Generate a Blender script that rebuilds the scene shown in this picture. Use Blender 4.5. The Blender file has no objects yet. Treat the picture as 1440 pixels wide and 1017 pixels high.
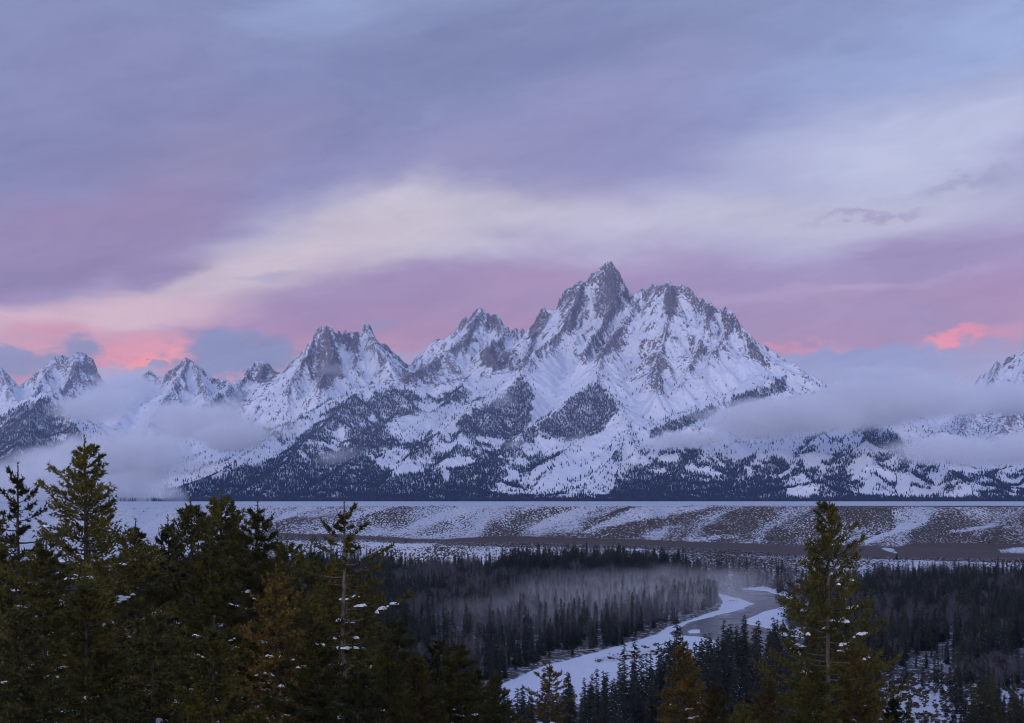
import bpy, bmesh, math, random
import numpy as np
from mathutils import Vector, Matrix

random.seed(7)
scene = bpy.context.scene
COL = scene.collection
F = 2500.0          # focal length in photo pixels
CX, HY = 720.0, 702.0   # photo column of the view axis, photo row of the horizon


def lin(c):
    return tuple(((v / 255.0) / 12.92 if v / 255.0 <= 0.04045 else ((v / 255.0 + 0.055) / 1.055) ** 2.4) for v in c)


# ------------------------------------------------------------------ numpy noise
def _hash(ix, iy, seed):
    h = (ix.astype(np.int64) * 374761393 + iy.astype(np.int64) * 668265263 + seed * 1442695041) & 0xFFFFFFFF
    h = ((h ^ (h >> 13)) * 1274126177) & 0xFFFFFFFF
    h = h ^ (h >> 16)
    return (h & 0xFFFFFF).astype(np.float32) / 16777216.0


def perlin(x, y, seed=0):
    x = np.asarray(x, dtype=np.float64); y = np.asarray(y, dtype=np.float64)
    fx = np.floor(x); fy = np.floor(y)
    ix = fx.astype(np.int64); iy = fy.astype(np.int64)
    tx = (x - fx).astype(np.float32); ty = (y - fy).astype(np.float32)
    ux = tx * tx * tx * (tx * (tx * 6 - 15) + 10); uy = ty * ty * ty * (ty * (ty * 6 - 15) + 10)

    def g(dx, dy):
        a = _hash(ix + dx, iy + dy, seed) * (2 * math.pi)
        return np.cos(a) * (tx - dx) + np.sin(a) * (ty - dy)
    a = g(0, 0); b = g(1, 0); c = g(0, 1); d = g(1, 1)
    return ((a + (b - a) * ux) * (1 - uy) + (c + (d - c) * ux) * uy) * 1.5


def fbm(x, y, octv=5, seed=0, gain=0.5):
    s = 0; a = 1.0; n = 0
    for i in range(octv):
        s = s + a * perlin(x * 2 ** i + 13.7 * i, y * 2 ** i - 7.1 * i, seed + i); n += a; a *= gain
    return s / n


def ridged(x, y, octv=5, seed=0, gain=0.5):
    s = 0; a = 1.0; n = 0
    for i in range(octv):
        s = s + a * (1 - 2 * np.abs(perlin(x * 2 ** i + 3.7 * i, y * 2 ** i + 9.1 * i, seed + i))); n += a; a *= gain
    return s / n


def sstep(a, b, x):
    t = np.clip((x - a) / (b - a), 0, 1)
    return t * t * (3 - 2 * t)


def poly_sd(px, py, poly):
    """signed distance (photo pixels), positive inside"""
    d2 = np.full(px.shape, 1e12, dtype=np.float32); ins = np.zeros(px.shape, dtype=bool)
    n = len(poly)
    for i in range(n):
        ax, ay = poly[i]; bx, by = poly[(i + 1) % n]
        ex, ey = bx - ax, by - ay
        wx, wy = px - ax, py - ay
        t = np.clip((wx * ex + wy * ey) / (ex * ex + ey * ey + 1e-9), 0, 1)
        d2 = np.minimum(d2, (wx - ex * t) ** 2 + (wy - ey * t) ** 2)
        if ay != by:
            c = ((ay > py) != (by > py)) & (px < (bx - ax) * (py - ay) / (by - ay) + ax)
            ins ^= c
    d = np.sqrt(d2)
    return np.where(ins, d, -d)


# ------------------------------------------------------------------ objects
def tag(o, label=None, cat=None, group=None, kind=None):
    if label: o['label'] = label
    if cat: o['category'] = cat
    if group: o['group'] = group
    if kind: o['kind'] = kind
    return o


def link(o, parent=None):
    COL.objects.link(o)
    if parent: o.parent = parent
    return o


def grid_mesh(name, X, Y, Z, mat, attrs=None):
    nr, nc = X.shape
    me = bpy.data.meshes.new(name)
    me.vertices.add(nr * nc)
    co = np.stack([X, Y, Z], -1).astype(np.float32).ravel()
    me.vertices.foreach_set('co', co)
    idx = np.arange(nr * nc, dtype=np.int32).reshape(nr, nc)
    q = np.stack([idx[:-1, :-1], idx[:-1, 1:], idx[1:, 1:], idx[1:, :-1]], -1).reshape(-1)
    nf = (nr - 1) * (nc - 1)
    me.loops.add(nf * 4); me.polygons.add(nf)
    me.loops.foreach_set('vertex_index', q)
    me.polygons.foreach_set('loop_start', np.arange(0, nf * 4, 4, dtype=np.int32))
    me.polygons.foreach_set('loop_total', np.full(nf, 4, dtype=np.int32))
    me.update()
    me.polygons.foreach_set('use_smooth', np.ones(nf, dtype=bool))
    for k, v in (attrs or {}).items():
        a = me.attributes.new(k, 'FLOAT', 'POINT')
        a.data.foreach_set('value', v.astype(np.float32).ravel())
    me.materials.append(mat)
    return link(bpy.data.objects.new(name, me))


def tri_mesh(name, V, T, mats, attrs=None, midx=None, smooth=False):
    V = np.asarray(V, dtype=np.float32); T = np.asarray(T, dtype=np.int32)
    me = bpy.data.meshes.new(name)
    me.vertices.add(len(V)); me.vertices.foreach_set('co', V.ravel())
    n = len(T)
    me.loops.add(n * 3); me.polygons.add(n)
    me.loops.foreach_set('vertex_index', T.ravel())
    me.polygons.foreach_set('loop_start', np.arange(0, n * 3, 3, dtype=np.int32))
    me.polygons.foreach_set('loop_total', np.full(n, 3, dtype=np.int32))
    if midx is not None: me.polygons.foreach_set('material_index', np.asarray(midx, dtype=np.int32))
    me.update()
    if smooth: me.polygons.foreach_set('use_smooth', np.ones(n, dtype=bool))
    for k, v in (attrs or {}).items():
        a = me.attributes.new(k, 'FLOAT', 'POINT'); a.data.foreach_set('value', np.asarray(v, dtype=np.float32))
    for m in (mats if isinstance(mats, (list, tuple)) else [mats]): me.materials.append(m)
    return me


# ------------------------------------------------------------------ node helper
class NT:
    def __init__(s, tree): s.t = tree; s.n = tree.nodes; s.l = tree.links

    def node(s, typ, ins=None, **kw):
        nd = s.n.new(typ)
        for k, v in kw.items(): setattr(nd, k, v)
        for k, v in (ins or {}).items(): s.put(nd.inputs[k], v)
        return nd

    def put(s, sock, v):
        if isinstance(v, bpy.types.NodeSocket): s.l.new(v, sock)
        elif isinstance(v, bpy.types.Node): s.l.new(v.outputs[0], sock)
        else:
            if isinstance(v, (tuple, list)) and sock.type == 'RGBA' and len(v) == 3: v = (*v, 1)
            sock.default_value = v

    def m(s, op, a, b=None, c=None, clamp=False):
        nd = s.node('ShaderNodeMath', operation=op, use_clamp=clamp)
        s.put(nd.inputs[0], a)
        if b is not None: s.put(nd.inputs[1], b)
        if c is not None: s.put(nd.inputs[2], c)
        return nd.outputs[0]

    def vm(s, op, a, b=None):
        nd = s.node('ShaderNodeVectorMath', operation=op)
        s.put(nd.inputs[0], a)
        if b is not None: s.put(nd.inputs[1], b)
        return nd.outputs[1] if op in ('LENGTH', 'DISTANCE', 'DOT_PRODUCT') else nd.outputs[0]

    def ss(s, v, a, b, o0=0.0, o1=1.0):
        nd = s.node('ShaderNodeMapRange', interpolation_type='SMOOTHSTEP')
        for i, x in enumerate((v, a, b, o0, o1)): s.put(nd.inputs[i], x)
        return nd.outputs[0]

    def mix(s, f, a, b, blend='MIX'):
        nd = s.node('ShaderNodeMix', data_type='RGBA', blend_type=blend)
        s.put(nd.inputs[0], f); s.put(nd.inputs[6], a); s.put(nd.inputs[7], b)
        return nd.outputs[2]

    def noise(s, vec, scale, detail=4, rough=0.5, dist=0.0):
        nd = s.node('ShaderNodeTexNoise')
        s.put(nd.inputs['Vector'], vec); s.put(nd.inputs['Scale'], scale)
        nd.inputs['Detail'].default_value = detail; nd.inputs['Roughness'].default_value = rough
        nd.inputs['Distortion'].default_value = dist
        return nd

    def attr(s, name):
        return s.node('ShaderNodeAttribute', attribute_name=name).outputs['Fac']

    def comb(s, x, y, z):
        nd = s.node('ShaderNodeCombineXYZ')
        s.put(nd.inputs[0], x); s.put(nd.inputs[1], y); s.put(nd.inputs[2], z)
        return nd.outputs[0]


def new_mat(name):
    m = bpy.data.materials.new(name); m.use_nodes = True
    t = NT(m.node_tree); t.n.clear()
    out = t.node('ShaderNodeOutputMaterial')
    b = t.node('ShaderNodeBsdfPrincipled'); t.l.new(b.outputs[0], out.inputs[0])
    b.inputs['Roughness'].default_value = 0.8
    b.inputs['Specular IOR Level'].default_value = 0.2
    return m, t, b


# ------------------------------------------------------------------ camera
cam_d = bpy.data.cameras.new('camera'); cam = link(bpy.data.objects.new('camera', cam_d))
cam_d.sensor_width = 36.0; cam_d.lens = 36.0 * F / 1440.0
cam_d.shift_y = (HY - 508.5) / 1440.0
cam_d.clip_start = 0.5; cam_d.clip_end = 200000
cam.location = (0, 0, 0); cam.rotation_euler = (math.radians(90), 0, 0)
scene.camera = cam

scene.render.engine = 'CYCLES'
scene.view_settings.view_transform = 'Standard'; scene.view_settings.look = 'None'
scene.view_settings.exposure = 0; scene.view_settings.gamma = 1
cy = scene.cycles
cy.use_denoising = True
try: cy.denoiser = 'OPENIMAGEDENOISE'; cy.denoising_prefilter = 'ACCURATE'
except Exception: pass
cy.max_bounces = 8; cy.diffuse_bounces = 3; cy.glossy_bounces = 2; cy.volume_bounces = 5
cy.transparent_max_bounces = 16; cy.use_fast_gi = False
cy.use_adaptive_sampling = True; cy.adaptive_threshold = 0.01
cy.volume_max_steps = 512
cy.filter_width = 1.0

# ------------------------------------------------------------------ sky
SUN_EL, SUN_AZ = math.radians(14), math.radians(205)   # behind the camera, a little to its left


def build_world():
    w = bpy.data.worlds.new('World'); scene.world = w; w.use_nodes = True
    t = NT(w.node_tree); t.n.clear()
    out = t.node('ShaderNodeOutputWorld')
    co = t.node('ShaderNodeTexCoord').outputs['Generated']
    d = t.vm('NORMALIZE', co)
    sep = t.node('ShaderNodeSeparateXYZ', {0: d})
    # wispy warp, stretched along the horizon
    wp = t.vm('MULTIPLY', d, (1.0, 1.0, 3.6))
    n1 = t.noise(wp, 5.0, 5, 0.55, 0.4)
    warp = t.vm('SUBTRACT', n1.outputs['Color'], (0.5, 0.5, 0.5))
    n1b = t.noise(t.vm('MULTIPLY', d, (1.0, 1.0, 2.2)), 34.0, 6, 0.6)
    warp2 = t.vm('SUBTRACT', n1b.outputs['Color'], (0.5, 0.5, 0.5))
    u = t.m('ARCTAN2', sep.outputs[0], sep.outputs[1]); v = t.m('ARCSINE', sep.outputs[2])
    uv0 = t.comb(u, v, 0.0)
    uv = t.vm('ADD', uv0, t.vm('MULTIPLY', warp, (0.16, 0.058, 0)))
    uv = t.vm('ADD', uv, t.vm('MULTIPLY', warp2, (0.016, 0.011, 0)))
    n1c = t.noise(t.vm('MULTIPLY', d, (1.0, 1.0, 1.6)), 85.0, 4, 0.6)
    w3 = t.vm('ADD', t.vm('MULTIPLY', warp2, (0.055, 0.034, 0)), t.vm('MULTIPLY', t.vm('SUBTRACT', n1c.outputs['Color'], (.5, .5, .5)), (0.016, 0.014, 0)))
    uvs = t.vm('ADD', uv0, w3)
    sv = t.node('ShaderNodeSeparateXYZ', {0: uv}).outputs[1]
    su = t.node('ShaderNodeSeparateXYZ', {0: uv}).outputs[0]
    # base gradient with elevation; slants up to the right like the cloud layers
    ramp = t.node('ShaderNodeValToRGB')
    vv = t.m('SUBTRACT', sv, t.m('MULTIPLY', su, 0.05))
    t.put(ramp.inputs[0], t.ss(vv, 0.0, 0.5) if False else t.m('MULTIPLY', vv, 2.0, clamp=True))
    stops = [(704, (158, 158, 196)), (560, (176, 160, 190)), (515, (200, 152, 174)), (480, (186, 142, 174)), (420, (168, 140, 180)),
             (365, (170, 152, 192)), (325, (178, 168, 204)), (260, (150, 146, 192)), (180, (136, 137, 184)), (100, (133, 141, 187)),
             (0, (137, 147, 192))]
    el = ramp.color_ramp.elements
    for i, (py, c) in enumerate(stops):
        p = math.atan((HY - py) / F) * 2.0
        e = el[i] if i < 2 else el.new(p)
        e.position = p; e.color = (*lin(c), 1)
    e = el.new(0.95); e.color = (*lin((120, 138, 190)), 1)
    col = ramp.outputs[0]
    B = [  # cx, cy, rx, ry, tilt, colour, strength, softness, crisp
        (140, 150, 520, 230, 6, (131, 130, 174), .8, 1, 0),
        (300, 230, 360, 80, 12, (140, 130, 170), .8, 1, 0), (560, 160, 260, 30, 14, (132, 134, 176), .7, 1, 0), (980, 70, 300, 40, 16, (130, 138, 180), .7, 1, 0), (640, 170, 60, 26, 20, (152, 158, 200), .6, 1, 0),
        (690, 80, 400, 110, 10, (124, 130, 174), .9, .9, 0),
        (430, 15, 190, 50, 8, (146, 161, 206), .75, .8, 0),
        (390, 105, 120, 22, 6, (140, 150, 196), .5, 1, 0),
        (1400, 60, 520, 170, 18, (156, 172, 220), .95, 1, 0),
        (1300, 230, 520, 120, 16, (186, 190, 224), .95, .9, 0),
        (1040, 312, 520, 56, 6, (196, 192, 216), .92, .9, 0),
        (720, 220, 400, 80, 22, (148, 143, 186), .8, .9, 0),
        (900, 140, 330, 60, 14, (142, 142, 190), .5, 1, 0),
        (760, 285, 130, 45, 20, (152, 142, 186), .6, .9, 0),
        (560, 325, 430, 74, 7, (202, 195, 212), .95, 1, 0), (620, 325, 330, 44, 5, (204, 197, 212), .7, 1, 0),
        (330, 392, 360, 66, 12, (212, 194, 206), .95, .9, 0),
        (60, 352, 340, 84, 14, (150, 130, 170), .95, .55, 0),
        (210, 385, 130, 42, 18, (152, 130, 174), .8, .7, 0),
        (120, 462, 330, 46, 6, (226, 190, 200), .9, .7, 0),
        (640, 428, 430, 66, 3, (168, 138, 176), .9, .8, 0),
        (620, 465, 300, 45, 0, (180, 140, 172), .75, 1, 0),
        (1280, 374, 520, 40, 6, (160, 142, 184), .85, .8, 0),
        (1200, 450, 460, 70, 0, (168, 144, 182), .85, .9, 0),
        (1160, 466, 240, 30, 0, (176, 142, 178), .7, 1, 0),
        (1190, 402, 330, 14, 5, (186, 162, 198), .7, 1, 0),
        (190, 507, 200, 30, 2, (236, 158, 172), .95, .9, 0),
        (195, 512, 110, 16, 8, (255, 158, 160), .9, .9, 1),
        (20, 487, 120, 28, 0, (216, 152, 172), .9, 1, 0),
        (330, 541, 60, 12, 0, (244, 158, 170), .9, .8, 1),
        (1350, 480, 130, 26, 6, (220, 150, 176), .85, 1, 0),
        (1340, 486, 62, 17, 8, (248, 150, 164), .95, .8, 1),
        (1110, 492, 110, 10, 0, (220, 146, 172), .7, 1, 1),
        (325, 508, 104, 50, 0, (137, 143, 184), .97, .5, 1), (372, 495, 50, 22, -6, (142, 146, 186), .9, .7, 1), (265, 512, 50, 14, 6, (148, 146, 186), .8, .8, 1),
        (28, 512, 58, 27, 6, (150, 150, 188), .97, .45, 1),
        (112, 502, 46, 30, 0, (146, 146, 184), .95, .8, 1),
        (212, 521, 20, 12, 0, (160, 150, 184), .9, .5, 1),
        (165, 540, 90, 26, 0, (172, 166, 202), .9, .6, 1),
        (575, 505, 90, 26, 4, (166, 160, 200), .85, .8, 1),
        (530, 458, 42, 13, 6, (152, 148, 192), .8, .9, 1),
        (1215, 520, 200, 38, 2, (150, 156, 202), .97, .5, 1),
        (1400, 540, 190, 60, 4, (166, 162, 202), .97, .6, 1),
        (1180, 565, 260, 55, 0, (156, 160, 204), .97, .5, 1),
        (385, 396, 70, 8, 3, (172, 162, 192), .6, 1, 0),
        (1350, 272, 130, 20, 10, (166, 163, 200), .8, .9, 1),
        (1220, 312, 130, 10, 3, (168, 154, 194), .7, 1, 1),
        (1300, 446, 28, 12, 0, (160, 142, 180), .7, .9, 1),
    ]
    for cx, cyy, rx, ry, tilt, c, st, soft, crisp in B:
        cu = math.atan((cx - CX) / F); cv = math.atan((HY - cyy) / F)
        mp = t.node('ShaderNodeMapping', vector_type='TEXTURE')
        t.put(mp.inputs[0], uvs if crisp else uv)
        mp.inputs[1].default_value = (cu, cv, 0); mp.inputs[2].default_value = (0, 0, math.radians(tilt))
        mp.inputs[3].default_value = (rx / F, ry / F, 1)
        g = t.node('ShaderNodeTexGradient', gradient_type='SPHERICAL'); t.put(g.inputs[0], mp.outputs[0])
        f = t.ss(g.outputs[1], 0.0, soft, 0.0, st)
        col = t.mix(f, col, (*lin(c), 1))
    # fine streaks
    rot = t.node('ShaderNodeMapping'); t.put(rot.inputs[0], t.vm('ADD', d, t.vm('MULTIPLY', warp, (.12, .1, .05)))); rot.inputs[2].default_value = (0, math.radians(13), 0); rot.inputs[3].default_value = (1, 1, 1)
    rd = t.vm('MULTIPLY', rot.outputs[0], (1.0, 1.0, 4.2))
    n2 = t.noise(rd, 9.0, 6, 0.62)
    n3 = t.noise(rd, 34.0, 4, 0.6)
    kk = t.m('ADD', t.m('MULTIPLY', t.m('SUBTRACT', n2.outputs[0], 0.5), 0.55), t.m('MULTIPLY', t.m('SUBTRACT', n3.outputs[0], 0.5), 0.16))
    k = t.m('ADD', kk, 1.0)
    kc = t.comb(t.m('MULTIPLY', k, 1.17), t.m('MULTIPLY', k, 1.15), t.m('MULTIPLY_ADD', kk, .8, 1.07))
    col = t.vm('MULTIPLY', col, kc)
    # brighter dawn sky behind the camera
    back = t.ss(t.m('MULTIPLY', sep.outputs[1], -1.0), -0.25, 0.7)
    low = t.ss(sep.outputs[2], -0.05, 0.75, 1.0, 0.0)
    dawn = t.mix(low, (*lin((150, 168, 215)), 1), (0.88, 0.80, 0.98, 1))
    dawn = t.vm('SCALE', dawn); dawn.node.inputs[3].default_value = DAWN
    col = t.mix(back, col, dawn)
    nis = t.node('ShaderNodeTexSky', sky_type='NISHITA', sun_disc=False)
    nis.sun_elevation = SUN_EL; nis.sun_rotation = SUN_AZ
    b1 = t.node('ShaderNodeBackground', {0: col, 1: 0.97})
    b2 = t.node('ShaderNodeBackground', {0: nis.outputs[0], 1: 0.05})
    mx = t.node('ShaderNodeMixShader', {0: 0.10}); t.l.new(b1.outputs[0], mx.inputs[1]); t.l.new(b2.outputs[0], mx.inputs[2])
    t.l.new(mx.outputs[0], out.inputs[0])
    w.cycles.sampling_method = 'MANUAL'; w.cycles.sample_map_resolution = 512


DAWN = 1.5
SKYGAIN = 1.12
build_world()
sun_d = bpy.data.lights.new('sun', 'SUN'); sun = link(bpy.data.objects.new('sun', sun_d))
sun_d.energy = 0.55; sun_d.angle = math.radians(18); sun_d.color = (1.0, 0.86, 0.84)
sd = Vector((math.sin(SUN_AZ) * math.cos(SUN_EL), math.cos(SUN_AZ) * math.cos(SUN_EL), math.sin(SUN_EL)))
sun.rotation_euler = sd.to_track_quat('Z', 'Y').to_euler()
# ------------------------------------------------------------------ mountains
BASE = -14.0
# ridge lines: photo column, photo row, distance in km
SKY = [(-260, 560, 18), (-120, 540, 18), (-40, 530, 18), (0, 522, 18), (8, 524, 18), (15, 531, 18), (25, 545, 18), (40, 540, 18), (52, 533, 18), (62, 522, 18), (72, 510, 18),
       (82, 503, 18), (95, 506, 18), (108, 500, 18), (122, 505, 18), (132, 514, 18), (138, 530, 17.9), (150, 548, 17.8), (170, 556, 17.6), (186, 545, 17.4), (197, 530, 17.2), (205, 527, 17.2),
       (212, 523, 17.2), (220, 532, 17.2), (232, 530, 17.2), (245, 521, 17.1), (252, 514, 17), (262, 509, 17), (271, 512, 17), (280, 522, 17), (290, 530, 17), (300, 538, 16.9), (312, 536, 16.8),
       (325, 541, 16.7), (338, 540, 16.6), (345, 530, 16.5), (352, 520, 16.4), (360, 514, 16.4), (370, 513, 16.3), (380, 518, 16.3), (388, 527, 16.2), (397, 531, 16.1), (405, 516, 16), (415, 510, 15.9),
       (425, 507, 15.8), (430, 494, 15.7), (437, 480, 15.6), (445, 471, 15.6), (452, 462, 15.5), (460, 459, 15.5), (467, 463, 15.5), (473, 471, 15.5), (480, 473, 15.6), (487, 468, 15.7),
       (495, 471, 15.8), (503, 475, 15.9), (508, 463, 16), (517, 459, 16), (525, 466, 16), (532, 477, 16), (540, 485, 16.1), (548, 493, 16.2), (556, 503, 16.3), (566, 512, 16.4), (580, 517, 16.5),
       (595, 512, 16.6), (605, 504, 16.6), (615, 495, 16.6), (628, 485, 16.6), (637, 474, 16.6), (645, 463, 16.6), (650, 452, 16.6), (658, 446, 16.5), (665, 437, 16.5), (675, 432, 16.5),
       (683, 435, 16.5), (691, 437, 16.5), (697, 443, 16.4), (702, 452, 16.3), (706, 461, 16.2), (715, 465, 16.1), (725, 468, 16), (735, 469, 15.9), (742, 470, 15.8), (748, 461, 15.7), (755, 449, 15.7),
       (761, 441, 15.6), (766, 437, 15.6), (770, 444, 15.6), (777, 438, 15.6), (780, 442, 15.6), (784, 431, 15.6), (788, 420, 15.6), (796, 413, 15.6), (804, 408, 15.6), (810, 401, 15.6), (818, 397, 15.5),
       (825, 392, 15.5), (833, 385, 15.5), (842, 379, 15.5), (850, 373, 15.5), (857, 369, 15.5), (865, 373, 15.5), (871, 380, 15.5), (875, 391, 15.5), (880, 404, 15.4), (884, 417, 15.2),
       (890, 418, 15), (898, 416, 14.9), (902, 411, 14.8), (909, 413, 14.7), (918, 406, 14.6), (926, 404, 14.5), (934, 404, 14.5), (940, 400, 14.5), (947, 402, 14.5), (955, 402, 14.5), (962, 402, 14.5),
       (969, 408, 14.5), (977, 413, 14.5), (986, 422, 14.5), (994, 432, 14.4), (999, 427, 14.4), (1005, 435, 14.4), (1013, 439, 14.4), (1026, 441, 14.3), (1033, 448, 14.3), (1039, 460, 14.2), (1046, 470, 14.2),
       (1054, 474, 14.1), (1062, 486, 14), (1071, 498, 13.9), (1077, 509, 13.9), (1085, 520, 13.8), (1094, 526, 13.8), (1104, 530, 13.8), (1125, 545, 13.7), (1160, 565, 13.5), (1195, 582, 13.2), (1235, 602, 12.9)]
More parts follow.
